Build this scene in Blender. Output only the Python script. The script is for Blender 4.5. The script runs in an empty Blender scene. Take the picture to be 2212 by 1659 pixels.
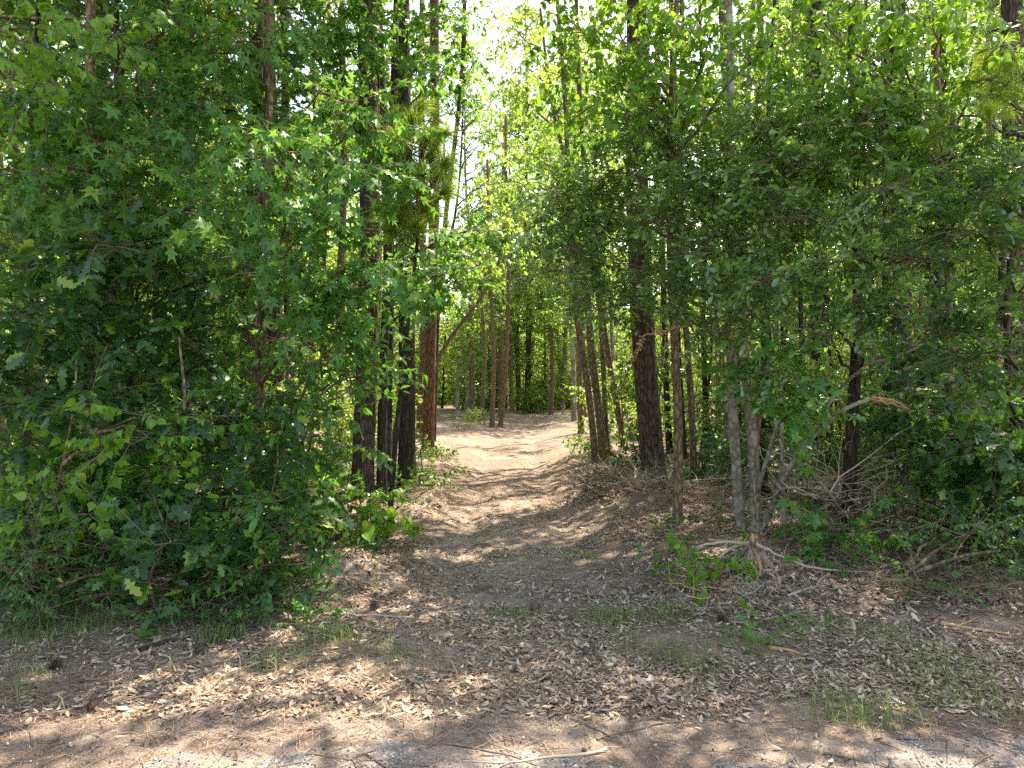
import bpy, math
import numpy as np
from mathutils import Vector

R = np.random.default_rng(7)
sc = bpy.context.scene
# ------------------------------------------------------------------ camera
F, CX, HZ, EYE = 1495.0, 1106.0, 830.0, 1.8      # focal length and centre in 2212-wide picture units
cam_d = bpy.data.cameras.new('camera')
cam = bpy.data.objects.new('camera', cam_d)
sc.collection.objects.link(cam)
cam.location = (0, 0, EYE)
cam.rotation_euler = (math.radians(90), 0, 0)
cam_d.sensor_width = 36
cam_d.lens = 18 / (CX / F)
cam_d.clip_end = 1500
sc.camera = cam
# ------------------------------------------------------------------ sky, sun, exposure
SUN_EL, SUN_AZ = math.radians(60), math.radians(38)
w = bpy.data.worlds.new('World'); sc.world = w; w.use_nodes = True
nt = w.node_tree
bg = nt.nodes['Background']
sky = nt.nodes.new('ShaderNodeTexSky'); sky.sky_type = 'NISHITA'; sky.sun_disc = False
sky.sun_elevation = SUN_EL; sky.sun_rotation = SUN_AZ
sky.air_density = 1.0; sky.dust_density = 1.6; sky.ozone_density = 1.0
nt.links.new(sky.outputs[0], bg.inputs[0]); bg.inputs[1].default_value = 0.15
sun_d = bpy.data.lights.new('sun', 'SUN'); sun_d.energy = 3.6; sun_d.angle = math.radians(0.5)
sun_d.color = (1.0, 0.985, 0.965)
sun = bpy.data.objects.new('sun', sun_d); sc.collection.objects.link(sun)
sdir = Vector((math.sin(SUN_AZ) * math.cos(SUN_EL), math.cos(SUN_AZ) * math.cos(SUN_EL), math.sin(SUN_EL)))
sun.rotation_euler = (-sdir).to_track_quat('-Z', 'Y').to_euler()
sun.location = sdir * 60
sc.view_settings.view_transform = 'Standard'; sc.view_settings.look = 'None'
sc.view_settings.gamma = 1; sc.view_settings.exposure = 2.3
sc.view_settings.use_white_balance = True; sc.view_settings.white_balance_temperature = 8400; sc.view_settings.white_balance_tint = 10
sc.cycles.max_bounces = 6; sc.cycles.diffuse_bounces = 4; sc.cycles.glossy_bounces = 2
sc.cycles.transmission_bounces = 3; sc.cycles.transparent_max_bounces = 4
sc.cycles.sample_clamp_indirect = 6; sc.cycles.use_denoising = False
sc.cycles.caustics_reflective = False; sc.cycles.caustics_refractive = False


# ------------------------------------------------------------------ helpers
def at(px, py, d):
    return np.array([(px - CX) / F * d, d, EYE - (py - HZ) / F * d])


def hgt(x, y):
    x = np.asarray(x, float); y = np.asarray(y, float)
    h = .02 * np.sin(x * 1.3 + y * .7) + .018 * np.sin(x * 2.9 - y * 1.9 + 1) + .012 * np.sin(x * 5.1 + y * 4.3)
    h += .008 * np.sin(x * 7.7 + 2 * np.sin(y * 3.1)) * np.sin(y * 8.3 + 1.7 * np.sin(x * 4)) + .006 * np.sin(x * 11.3 + y * 7.9) * np.sin(y * 13.1 - x * 5) + .004 * np.sin(x * 23 + 3 * np.sin(y * 9)) * np.sin(y * 27)
    c = path_c(y); k = np.exp(-((x - c) / 1.15) ** 4)
    near = np.clip((y - 5.2) / 2, 0, 1)
    rut = .035 * (np.exp(-((x - c - .62) / .16) ** 2) + np.exp(-((x - c + .58) / .17) ** 2)) * near * (1 + .5 * np.sin(y * 2.3))
    h = h * (1 - .35 * k) - rut + near * (.10 * (1 - k)) - .03 * near * k
    for (gx, gy, s, a) in MOUNDS:
        h = h + a * np.exp(-(((x - gx) / s) ** 2 + ((y - gy) / (s * .9)) ** 2))
    # flat beside and under the road
    return h * np.clip((y - 3.55) / .5, 0, 1) * (y > 0) + np.where(y < -4, .02 * np.sin(x), 0) * 0


def path_c(y):
    y = np.asarray(y, float)
    return np.interp(y, [0, 5.4, 8, 11.5, 16, 24, 40], [.1, .05, .05, .0, -.1, .05, 1.2])


def gp(px, py):
    d = EYE * F / (py - HZ)
    return np.array([(px - CX) / F * d, d])


MOUNDS = []
for px, py, s, a in [(760, 1245, .35, .10), (690, 1260, .3, .09), (1310, 1085, .5, .17), (1390, 1110, .5, .15), (1270, 1030, .45, .12),
                     (1230, 1005, .4, .08), (1500, 1110, .6, .12), (930, 1080, .35, .09), (890, 1120, .3, .08), (1640, 1245, .5, .03),
                     (1950, 1120, .6, .15), (250, 1250, .8, .06)]:
    g = gp(px, py); MOUNDS.append((g[0], g[1], s, a))

col = sc.collection


class MB:
    def __init__(s): s.v = []; s.f = []; s.m = []; s.n = 0

    def add(s, V, Fc, m=0):
        V = np.asarray(V, float).reshape(-1, 3); Fc = np.asarray(Fc, int)
        if len(V) == 0 or len(Fc) == 0: return
        s.v.append(V); s.f.append(Fc + s.n); s.m.append(np.full(len(Fc), m)); s.n += len(V)

    def inst(s, tpl, M, T):
        """tpl: list of (V,F,mat); M (N,3,3) columns are axes; T (N,3)"""
        N = len(T)
        if N == 0: return
        for V, Fc, m in tpl:
            VV = np.einsum('nij,vj->nvi', M, V) + T[:, None, :]
            FF = Fc[None] + (np.arange(N) * len(V))[:, None, None]
            s.add(VV.reshape(-1, 3), FF.reshape(-1, Fc.shape[1]), m)

    def mesh(s, name, mats, smooth=False):
        me = bpy.data.meshes.new(name)
        V = np.concatenate(s.v)
        me.vertices.add(len(V)); me.vertices.foreach_set('co', V.astype(np.float32).ravel())
        lt = np.concatenate([np.full(len(f), f.shape[1]) for f in s.f])
        li = np.concatenate([f.ravel() for f in s.f])
        me.loops.add(len(li)); me.loops.foreach_set('vertex_index', li.astype(np.int32))
        me.polygons.add(len(lt))
        me.polygons.foreach_set('loop_start', (np.cumsum(lt) - lt).astype(np.int32))
        me.polygons.foreach_set('material_index', np.concatenate(s.m).astype(np.int32))
        if smooth: me.polygons.foreach_set('use_smooth', np.ones(len(lt), bool))
        for m in mats: me.materials.append(m)
        me.update(calc_edges=True)
        return me

    def build(s, name, mats, parent=None, smooth=False):
        o = bpy.data.objects.new(name, s.mesh(name, mats, smooth)); col.objects.link(o)
        if parent:
            o.parent = parent
            o.location = -Vector(parent.location)      # parts are built in world coordinates
        return o


def tag(o, label=None, cat=None, group=None, kind=None):
    for k, v in (('label', label), ('category', cat), ('group', group), ('kind', kind)):
        if v: o[k] = v
    return o


def empty(name, loc, label, cat, group=None):
    o = bpy.data.objects.new(name, None); o.empty_display_size = .1
    o.location = [float(a) for a in loc]; col.objects.link(o)
    return tag(o, label, cat, group)


def copy_tree(o, loc, rz, s, label=None):
    c = o.copy(); col.objects.link(c); c.location = loc; c.rotation_euler = (0, 0, rz); c.scale = (s, s, s)
    if label: c['label'] = label
    for ch in [k for k in col.objects if k.parent == o]:
        d = ch.copy(); col.objects.link(d); d.parent = c
    return c


def norm(a): return a / np.maximum(np.linalg.norm(a, axis=-1, keepdims=True), 1e-9)


def frames(d, up, sc_):
    x = norm(d); y = norm(np.cross(up, x)); z = np.cross(x, y)
    return np.stack([x, y, z], axis=-1) * np.asarray(sc_, float)[:, None, None]


def tube(mb, P, r, n=6, m=0, bump=0., cap=True):
    P = np.asarray(P, float); r = np.broadcast_to(np.asarray(r, float), (len(P),))
    T = norm(np.gradient(P, axis=0))
    ref = np.array([0, 1, 0.]) if abs(T[0, 1]) < .8 else np.array([1., 0, 0])
    a = norm(np.cross(T, ref)); b = np.cross(T, a)
    th = np.arange(n) / n * 2 * np.pi
    rr = r[:, None] * (1 + bump * R.normal(size=(len(P), n))) if bump else np.repeat(r[:, None], n, 1)
    V = P[:, None] + a[:, None] * (np.cos(th)[None, :, None] * rr[..., None]) + b[:, None] * (np.sin(th)[None, :, None] * rr[..., None])
    i = np.arange(len(P) - 1)[:, None] * n; j = np.arange(n)[None]; k = (j + 1) % n
    Fc = np.stack([i + j, i + k, i + n + k, i + n + j], -1).reshape(-1, 4)
    mb.add(V.reshape(-1, 3), Fc, m)
    if cap:
        tip = P[-1] + T[-1] * r[-1] * .6
        base = (len(P) - 1) * n
        VV = np.concatenate([V[-1], tip[None]])
        mb.add(VV, np.array([[q, (q + 1) % n, n] for q in range(n)]), m)


def curve(pts, n=12, wob=0.):
    """smooth path through the points"""
    P = np.asarray(pts, float)
    t = np.concatenate([[0], np.cumsum(np.linalg.norm(np.diff(P, axis=0), axis=1))]); t /= t[-1]
    if len(P) > 2:
        q = np.linspace(0, 1, 4 * len(P)); Q = np.stack([np.interp(q, t, P[:, i]) for i in range(3)], 1)
        for _ in range(3): Q[1:-1] = (Q[:-2] + 2 * Q[1:-1] + Q[2:]) / 4
        s = np.linspace(0, 1, n); P2 = np.stack([np.interp(s, q, Q[:, i]) for i in range(3)], 1)
    else:
        s = np.linspace(0, 1, n); P2 = P[0] + (P[1] - P[0]) * s[:, None]
    if wob:
        N = R.normal(size=(n, 3)) * wob
        N[0] = 0; P2 = P2 + N
    return P2


# ------------------------------------------------------------------ materials
def newmat(name):
    m = bpy.data.materials.new(name); m.use_nodes = True
    nt = m.node_tree; nt.nodes.clear()
    return m, nt, nt.nodes.new, nt.links.new


def ramp(nt, fac, stops, interp='LINEAR'):
    r = nt.nodes.new('ShaderNodeValToRGB'); r.color_ramp.interpolation = interp
    e = r.color_ramp.elements
    while len(e) < len(stops): e.new(0.5)
    for i, (p, c) in enumerate(stops):
        e[i].position = p; e[i].color = (*c, 1)
    nt.links.new(fac, r.inputs[0]); return r.outputs[0]


def noise(nt, scale, detail=4, rough=.6, vec=None, dist=0):
    t = nt.nodes.new('ShaderNodeTexNoise'); t.inputs['Scale'].default_value = scale
    t.inputs['Detail'].default_value = detail; t.inputs['Roughness'].default_value = rough; t.inputs['Distortion'].default_value = dist
    if vec is not None: nt.links.new(vec, t.inputs['Vector'])
    return t.outputs['Fac']


def leaf_mat(name, stops, trans, tfac=.42, rough=.42, spec=.5):
    m, nt, N, L = newmat(name)
    g = N('ShaderNodeNewGeometry')
    c = ramp(nt, g.outputs['Random Per Island'], stops)
    p = N('ShaderNodeBsdfPrincipled'); p.inputs['Roughness'].default_value = rough
    p.inputs['Specular IOR Level'].default_value = spec
    L(c, p.inputs['Base Color'])
    t = N('ShaderNodeBsdfTranslucent')
    mx = N('ShaderNodeMix'); mx.data_type = 'RGBA'; mx.blend_type = 'MULTIPLY'; mx.inputs[0].default_value = 1
    v = ramp(nt, g.outputs['Random Per Island'], [(0, tuple(a * .7 for a in trans)), (.5, trans), (1, tuple(min(1, a * 1.25) for a in trans))])
    L(v, t.inputs[0])
    s = N('ShaderNodeMixShader'); s.inputs[0].default_value = tfac
    L(p.outputs[0], s.inputs[1]); L(t.outputs[0], s.inputs[2])
    nt.nodes.remove(mx)
    o = N('ShaderNodeOutputMaterial'); L(s.outputs[0], o.inputs[0])
    return m


def bark_mat(name, dark, light, sx=9, sz=2.2, rough=.9, patch=None, bump=.5):
    m, nt, N, L = newmat(name)
    tc = N('ShaderNodeTexCoord'); mp = N('ShaderNodeMapping'); mp.inputs['Scale'].default_value = (sx, sx, sz)
    L(tc.outputs['Object'], mp.inputs[0])
    n1 = noise(nt, 3.2, 6, .65, mp.outputs[0], .6)
    vo = N('ShaderNodeTexVoronoi'); vo.feature = 'DISTANCE_TO_EDGE'; vo.inputs['Scale'].default_value = 2.2; L(mp.outputs[0], vo.inputs['Vector'])
    mm = N('ShaderNodeMath'); mm.operation = 'MULTIPLY_ADD'; mm.use_clamp = True; mm.inputs[1].default_value = 2.5; L(vo.outputs[0], mm.inputs[0]); 
    n2 = N('ShaderNodeMath'); n2.operation = 'SUBTRACT'; n2.inputs[1].default_value = .35; L(n1, n2.inputs[0]); L(n2.outputs[0], mm.inputs[2])
    c = ramp(nt, mm.outputs[0], [(.05, dark), (.9, light)])
    if patch:
        n3 = noise(nt, 3.5, 3, .6, tc.outputs['Object'])
        f = ramp(nt, n3, [(.48, (0, 0, 0)), (.66, (1, 1, 1))])
        mx = N('ShaderNodeMix'); mx.data_type = 'RGBA'; L(f, mx.inputs[0]); L(c, mx.inputs[6]); mx.inputs[7].default_value = (*patch, 1); c = mx.outputs[2]
    p = N('ShaderNodeBsdfPrincipled'); p.inputs['Roughness'].default_value = rough; p.inputs['Specular IOR Level'].default_value = .2
    b = N('ShaderNodeBump'); b.inputs['Strength'].default_value = bump; b.inputs['Distance'].default_value = .03
    L(mm.outputs[0], b.inputs['Height']); L(b.outputs[0], p.inputs['Normal']); L(c, p.inputs['Base Color'])
    o = N('ShaderNodeOutputMaterial'); L(p.outputs[0], o.inputs[0])
    return m


def island_mat(name, stops, rough=.8, spec=.3, trans=0):
    m, nt, N, L = newmat(name)
    g = N('ShaderNodeNewGeometry'); c = ramp(nt, g.outputs['Random Per Island'], stops)
    p = N('ShaderNodeBsdfPrincipled'); p.inputs['Roughness'].default_value = rough; p.inputs['Specular IOR Level'].default_value = spec
    L(c, p.inputs['Base Color']); o = N('ShaderNodeOutputMaterial')
    if trans:
        t = N('ShaderNodeBsdfTranslucent'); L(c, t.inputs[0]); s = N('ShaderNodeMixShader'); s.inputs[0].default_value = trans
        L(p.outputs[0], s.inputs[1]); L(t.outputs[0], s.inputs[2]); L(s.outputs[0], o.inputs[0])
    else: L(p.outputs[0], o.inputs[0])
    return m


M = {}
M['gum'] = leaf_mat('sweetgum_leaf', [(0, (.024, .115, .018)), (.45, (.038, .165, .026)), (.85, (.06, .21, .034)), (.96, (.11, .27, .035)), (1, (.24, .26, .03))], (.20, .42, .06))
M['oak'] = leaf_mat('oak_leaf', [(0, (.013, .056, .016)), (.5, (.022, .082, .022)), (.86, (.045, .125, .026)), (.94, (.09, .19, .03)), (1, (.24, .31, .04))], (.12, .30, .03), .34)
M['tallow'] = leaf_mat('tallow_leaf', [(0, (.055, .17, .012)), (.5, (.075, .22, .016)), (.9, (.10, .26, .022)), (1, (.2, .3, .05))], (.28, .50, .04), .45)
M['elm'] = leaf_mat('small_leaf', [(0, (.022, .10, .018)), (.6, (.04, .15, .025)), (.95, (.075, .205, .03)), (1, (.25, .25, .03))], (.15, .38, .04), .4)
M['laurel'] = leaf_mat('laurel_leaf', [(0, (.042, .112, .028)), (.5, (.072, .175, .044)), (.8, (.115, .24, .06)), (.95, (.20, .32, .06)), (1, (.34, .33, .10))], (.24, .46, .06), .38, .27, .95)
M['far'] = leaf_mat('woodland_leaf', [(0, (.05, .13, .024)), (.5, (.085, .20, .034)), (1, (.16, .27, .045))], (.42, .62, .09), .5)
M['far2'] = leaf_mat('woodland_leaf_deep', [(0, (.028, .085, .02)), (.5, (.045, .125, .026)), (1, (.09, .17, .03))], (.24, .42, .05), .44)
M['needle'] = leaf_mat('pine_needle', [(0, (.07, .17, .03)), (.6, (.12, .23, .04)), (1, (.24, .29, .06))], (.42, .56, .06), .5, .5, .3)
M['dead'] = island_mat('dry_leaf', [(0, (.22, .12, .06)), (.5, (.36, .23, .13)), (1, (.5, .36, .22))], .7, .3, .25)
M['twig'] = island_mat('twig_bark', [(0, (.08, .057, .04)), (1, (.22, .165, .12))])
M['pine_bark'] = bark_mat('pine_bark', (.022, .017, .014), (.14, .095, .072))
M['red_bark'] = bark_mat('reddish_pine_bark', (.04, .02, .013), (.26, .125, .075))
M['dark_bark'] = bark_mat('dark_bark', (.016, .013, .011), (.075, .058, .046))
M['grey_bark'] = bark_mat('grey_lichened_bark', (.10, .085, .065), (.28, .25, .20), 5, 5, .85, (.34, .34, .29), .25)
M['brown_bark'] = bark_mat('brown_bark', (.06, .043, .027), (.26, .19, .12), 8, 3)
M['pale_wood'] = island_mat('weathered_wood', [(0, (.24, .185, .14)), (1, (.46, .38, .31))])
M['split'] = island_mat('fresh_split_wood', [(0, (.34, .17, .08)), (1, (.52, .32, .18))])


def ground_material():
    m, nt, N, L = newmat('forest_soil')
    tc = N('ShaderNodeTexCoord'); P = tc.outputs['Object']
    at_ = N('ShaderNodeAttribute'); at_.attribute_name = 'zone'
    sep = N('ShaderNodeSeparateColor'); L(at_.outputs['Color'], sep.inputs[0])
    big = noise(nt, .9, 5, .6, P); mid = noise(nt, 3.2, 7, .72, P, .6); fine = noise(nt, 55, 5, .75, P)
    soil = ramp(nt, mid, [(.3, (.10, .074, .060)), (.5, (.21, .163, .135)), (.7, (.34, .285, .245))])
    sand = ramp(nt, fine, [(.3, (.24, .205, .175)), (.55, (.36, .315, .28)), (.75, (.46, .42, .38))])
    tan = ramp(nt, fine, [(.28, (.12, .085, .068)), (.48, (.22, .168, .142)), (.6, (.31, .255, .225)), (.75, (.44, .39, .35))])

    def mix(f, a, b, bt='MIX'):
        x = N('ShaderNodeMix'); x.data_type = 'RGBA'; x.blend_type = bt
        if isinstance(f, float): x.inputs[0].default_value = f
        else: L(f, x.inputs[0])
        for k, s in ((6, a), (7, b)):
            if isinstance(s, tuple): x.inputs[k].default_value = (*s, 1)
            else: L(s, x.inputs[k])
        return x.outputs[2]

    def mad(a, b, c):
        x = N('ShaderNodeMath'); x.operation = 'MULTIPLY_ADD'; x.use_clamp = True; L(a, x.inputs[0]); x.inputs[1].default_value = b
        if isinstance(c, float): x.inputs[2].default_value = c
        else: L(c, x.inputs[2])
        return x.outputs[0]
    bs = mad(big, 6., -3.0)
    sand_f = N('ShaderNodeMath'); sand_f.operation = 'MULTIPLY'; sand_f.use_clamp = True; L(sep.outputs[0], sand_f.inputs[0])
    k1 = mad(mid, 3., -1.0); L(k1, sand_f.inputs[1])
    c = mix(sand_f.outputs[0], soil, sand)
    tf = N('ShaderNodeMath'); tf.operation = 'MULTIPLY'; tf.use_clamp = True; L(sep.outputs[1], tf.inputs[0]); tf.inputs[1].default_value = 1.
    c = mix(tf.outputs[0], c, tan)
    # small fragments of leaf and bark: cells
    for scl, thr, dark, lite in ((38, .24, (.10, .055, .035), (.42, .31, .22)), (90, .25, (.06, .04, .03), (.5, .42, .33))):
        mp = N('ShaderNodeMapping'); mp.inputs['Scale'].default_value = (1, 1.7, 1); L(P, mp.inputs[0])
        vo = N('ShaderNodeTexVoronoi'); vo.inputs['Scale'].default_value = scl; vo.inputs['Randomness'].default_value = 1; L(mp.outputs[0], vo.inputs['Vector'])
        sc_ = N('ShaderNodeSeparateColor'); L(vo.outputs['Color'], sc_.inputs[0])
        shape = N('ShaderNodeMath'); shape.operation = 'LESS_THAN'; L(vo.outputs['Distance'], shape.inputs[0]); shape.inputs[1].default_value = .38
        on = N('ShaderNodeMath'); on.operation = 'LESS_THAN'; L(sc_.outputs[0], on.inputs[0]); on.inputs[1].default_value = thr * 1.6
        f = N('ShaderNodeMath'); f.operation = 'MULTIPLY'; L(shape.outputs[0], f.inputs[0]); L(on.outputs[0], f.inputs[1])
        fc = ramp(nt, sc_.outputs[1], [(0, dark), (.5, tuple((a + b) / 2 for a, b in zip(dark, lite))), (1, lite)])
        c = mix(f.outputs[0], c, fc)
    ps = ramp(nt, bs, [(0, (.75, .72, .70)), (1, (1.15, 1.12, 1.08))])
    c = mix(1., c, ps, 'MULTIPLY')
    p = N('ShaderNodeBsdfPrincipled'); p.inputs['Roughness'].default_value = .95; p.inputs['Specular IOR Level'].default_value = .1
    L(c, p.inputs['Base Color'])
    hb = N('ShaderNodeMath'); hb.operation = 'MULTIPLY_ADD'; L(fine, hb.inputs[0]); hb.inputs[1].default_value = .5; L(mid, hb.inputs[2])
    b = N('ShaderNodeBump'); b.inputs['Strength'].default_value = .9; b.inputs['Distance'].default_value = .03
    L(hb.outputs[0], b.inputs['Height']); L(b.outputs[0], p.inputs['Normal'])
    o = N('ShaderNodeOutputMaterial'); L(p.outputs[0], o.inputs[0])
    return m


def road_material():
    m, nt, N, L = newmat('worn_gravel_asphalt')
    tc = N('ShaderNodeTexCoord'); P = tc.outputs['Object']
    vo = N('ShaderNodeTexVoronoi'); vo.inputs['Scale'].default_value = 110; L(P, vo.inputs['Vector'])
    sp = N('ShaderNodeSeparateColor'); L(vo.outputs['Color'], sp.inputs[0])
    st = ramp(nt, sp.outputs[0], [(0, (.055, .055, .058)), (.6, (.115, .115, .115)), (.9, (.20, .20, .195)), (1, (.48, .47, .44))])
    n = noise(nt, 4, 5, .7, P, .3); f = ramp(nt, n, [(.40, (0, 0, 0)), (.60, (1, 1, 1))])
    fine = noise(nt, 60, 4, .7, P); dirt = ramp(nt, fine, [(.3, (.13, .09, .07)), (.7, (.27, .21, .165))])
    x = N('ShaderNodeMix'); x.data_type = 'RGBA'; L(f, x.inputs[0]); L(st, x.inputs[6]); L(dirt, x.inputs[7])
    p = N('ShaderNodeBsdfPrincipled'); p.inputs['Roughness'].default_value = .85; L(x.outputs[2], p.inputs['Base Color'])
    b = N('ShaderNodeBump'); b.inputs['Strength'].default_value = .6; b.inputs['Distance'].default_value = .006
    L(vo.outputs['Distance'], b.inputs['Height']); L(b.outputs[0], p.inputs['Normal'])
    o = N('ShaderNodeOutputMaterial'); L(p.outputs[0], o.inputs[0])
    return m


# ------------------------------------------------------------------ ground sheet and road
def grid_axis(parts):
    a = np.concatenate([np.arange(p, q, s) for p, q, s in parts]); return np.append(a, parts[-1][1])


def path_mask(x, y):
    c = path_c(y); wd = np.interp(y, [0, 5, 8, 14, 17, 19, 60], [1.1, 1.0, 1.0, 1.15, 1.7, 40, 40])
    return 1 / (1 + np.exp((np.abs(x - c) - wd) * 5))


xs = grid_axis([(-600, -60, 60), (-60, -14, 2), (-14, -7.5, .25), (-7.5, 7.5, .05), (7.5, 14, .25), (14, 60, 2), (60, 600, 60)])
ys = grid_axis([(-600, -60, 60), (-60, 2, 2), (2, 11, .05), (11, 20, .12), (20, 60, 1), (60, 600, 60)])
GX, GY = np.meshgrid(xs, ys)
gz = hgt(GX, GY)
V = np.stack([GX, GY, gz], -1).reshape(-1, 3)
nx, ny = len(xs), len(ys)
i = np.arange(ny - 1)[:, None] * nx + np.arange(nx - 1)[None]
Fg = np.stack([i, i + 1, i + nx + 1, i + nx], -1).reshape(-1, 4)
mb = MB(); mb.add(V, Fg)
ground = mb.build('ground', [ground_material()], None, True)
tag(ground, kind='structure')
pm = path_mask(V[:, 0], V[:, 1])
clearing = pm * np.clip((V[:, 1] - 8.5) / 4, 0, 1)
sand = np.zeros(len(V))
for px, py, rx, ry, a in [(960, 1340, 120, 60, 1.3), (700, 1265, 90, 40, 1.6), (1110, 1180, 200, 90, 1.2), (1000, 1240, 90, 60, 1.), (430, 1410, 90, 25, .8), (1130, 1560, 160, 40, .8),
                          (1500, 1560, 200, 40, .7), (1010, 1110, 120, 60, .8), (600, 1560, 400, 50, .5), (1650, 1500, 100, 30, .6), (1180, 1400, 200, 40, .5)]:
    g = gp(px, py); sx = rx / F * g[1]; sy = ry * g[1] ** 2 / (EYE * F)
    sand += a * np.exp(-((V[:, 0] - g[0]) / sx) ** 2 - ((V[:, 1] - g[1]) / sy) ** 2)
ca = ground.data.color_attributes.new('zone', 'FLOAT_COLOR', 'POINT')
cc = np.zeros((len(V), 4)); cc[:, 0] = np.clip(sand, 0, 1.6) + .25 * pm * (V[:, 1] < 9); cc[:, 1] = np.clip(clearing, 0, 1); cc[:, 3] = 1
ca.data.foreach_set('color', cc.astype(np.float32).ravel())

# road: its broken edge wanders, dirt lies over most of the verge
xr = np.arange(-60, 60.01, .04); near = np.abs(xr) < 6
ex = np.interp(xr, [-60, -3.2, -1.9, -1.5, -.6, -.1, .25, .7, 1.5, 1.9, 2.6, 4, 60], [3.1, 3.15, 3.2, 3.36, 3.46, 3.44, 3.30, 3.22, 3.28, 3.42, 3.5, 3.5, 3.4])
ex += .0 + .05 * (xr > 1.7) + .03 * np.sin(xr * 7) + .02 * np.sin(xr * 19 + 1) + R.normal(size=len(xr)) * .008
mb = MB(); n = len(xr)
V = np.concatenate([np.stack([xr, ex, np.full(n, .004)], 1), np.stack([xr, np.full(n, -2.4), np.full(n, .004)], 1)])
k = np.arange(n - 1); mb.add(V, np.stack([k + n, k + n + 1, k + 1, k], 1))
tag(mb.build('road', [road_material()]), kind='structure')


# ------------------------------------------------------------------ leaves
def star_leaf():
    ang = np.radians([180, 148, 112, 84, 54, 27, 0, -27, -54, -84, -112, -148])
    rad = np.array([.16, .40, .66, .36, .92, .40, 1, .40, .92, .36, .66, .40])
    V = [[0, 0, 0]] + [[r * math.cos(a), r * math.sin(a), -.22 * r * r] for r, a in zip(rad, ang)]
    V = np.array(V); V[:, 0] += .16
    V[:, 2] += .10 * np.abs(V[:, 1])
    n = 12
    return V, np.array([[0, 1 + k, 1 + (k + 1) % n] for k in range(n)])[:, ::-1]


def strip_leaf(prof, fold=.25, droop=.25, curl=0):
    """prof: (x, half width) pairs; folded along the midrib"""
    x = np.array([p[0] for p in prof]); h = np.array([p[1] for p in prof])
    z = -droop * x * x
    n = len(x)
    mid = np.stack([x, 0 * x, z], 1); l = np.stack([x, h, z + h * fold - curl * h * h], 1); r = np.stack([x, -h, z + h * fold - curl * h * h], 1)
    V = np.concatenate([mid, l, r]); Fc = []
    for k in range(n - 1):
        Fc.append([k, k + 1, n + k + 1]); Fc.append([k, n + k + 1, n + k])
        Fc.append([k, 2 * n + k + 1, k + 1]); Fc.append([k, 2 * n + k, 2 * n + k + 1])
    # drop degenerate faces at zero width ends by merging ends slightly open
    V[n] = V[0] + [0, .004, 0]; V[2 * n] = V[0] - [0, .004, 0]; V[2 * n - 1] = V[n - 1] + [0, .004, 0]; V[3 * n - 1] = V[n - 1] - [0, .004, 0]
    return V, np.array(Fc)


LEAF = {
    'gum': star_leaf(),
    'oak': strip_leaf([(0, .01), (.12, .05), (.25, .20), (.33, .08), (.47, .30), (.57, .11), (.74, .27), (.82, .14), (.92, .15), (1, 0)], .15, .2),
    'tallow': strip_leaf([(0, .01), (.06, .30), (.25, .43), (.5, .34), (.75, .12), (1, 0)], .18, .25),
    'elm': strip_leaf([(0, .0), (.2, .19), (.5, .25), (.8, .12), (1, 0)], .2, .25),
    'laurel': strip_leaf([(0, .0), (.3, .07), (.62, .185), (.85, .18), (1, .02)], .25, .1),
    'far': (np.array([[0, 0, 0], [.5, .30, .06], [1, 0, -.12], [.45, -.30, .06]]), np.array([[0, 2, 1], [0, 3, 2]])),
}


def rot(axis, a):
    axis = np.asarray(axis, float) / np.linalg.norm(axis); K = np.array([[0, -axis[2], axis[1]], [axis[2], 0, -axis[0]], [-axis[1], axis[0], 0]])
    return np.eye(3) + math.sin(a) * K + (1 - math.cos(a)) * K @ K


def spray(kind, L, nl, size, side=55, hang=25, tipcluster=0, wood=True):
    """a leafy twig along +X: list of (V,F,mat)"""
    LV, LF = LEAF[kind]
    s = np.linspace(0, 1, 5)
    bend = R.normal() * .12
    P = np.stack([s * L, bend * L * s * s, -.12 * L * s * s + .03 * L * R.normal() * s], 1)
    mb = MB()
    if wood: tube(mb, P, np.linspace(.004, .0018, 5), 3, 1, cap=False)
    out = MB()
    ts = np.sort(R.uniform(.12, 1, nl)); ts[-1] = 1
    if tipcluster: ts[-tipcluster:] = R.uniform(.88, 1, tipcluster)
    for k, t in enumerate(ts):
        p = np.array([np.interp(t, s, P[:, j]) for j in range(3)])
        a = math.radians((side + R.normal() * 14) * (1 if k % 2 else -1)) * (1 - .55 * (t > .9))
        if tipcluster and t > .85: a = R.uniform(-1.9, 1.9)
        hg = math.radians(hang + R.normal() * 22)
        rl = R.normal() * .45
        Mx = rot([0, 0, 1], a) @ rot([0, 1, 0], hg) @ rot([1, 0, 0], rl) * (size * R.uniform(.5, 1.2))
        pet = rot([0, 0, 1], a) @ np.array([size * .35, 0, -.05 * size]) if kind in ('gum', 'tallow') else 0
        LW = LV.copy(); LW[:, 2] += R.normal() * .22 * LV[:, 0] ** 2 + R.normal() * .35 * LV[:, 1] ** 2 + R.normal() * .25 * LV[:, 0] * LV[:, 1]; LW[:, 1] *= R.uniform(.8, 1.12)
        out.add(LW @ Mx.T + p + pet, LF, 0)
    tpl = [(np.concatenate(out.v), np.concatenate(out.f), 0)]
    if wood: tpl.append((np.concatenate(mb.v), np.concatenate(mb.f), 1))
    return tpl


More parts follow.
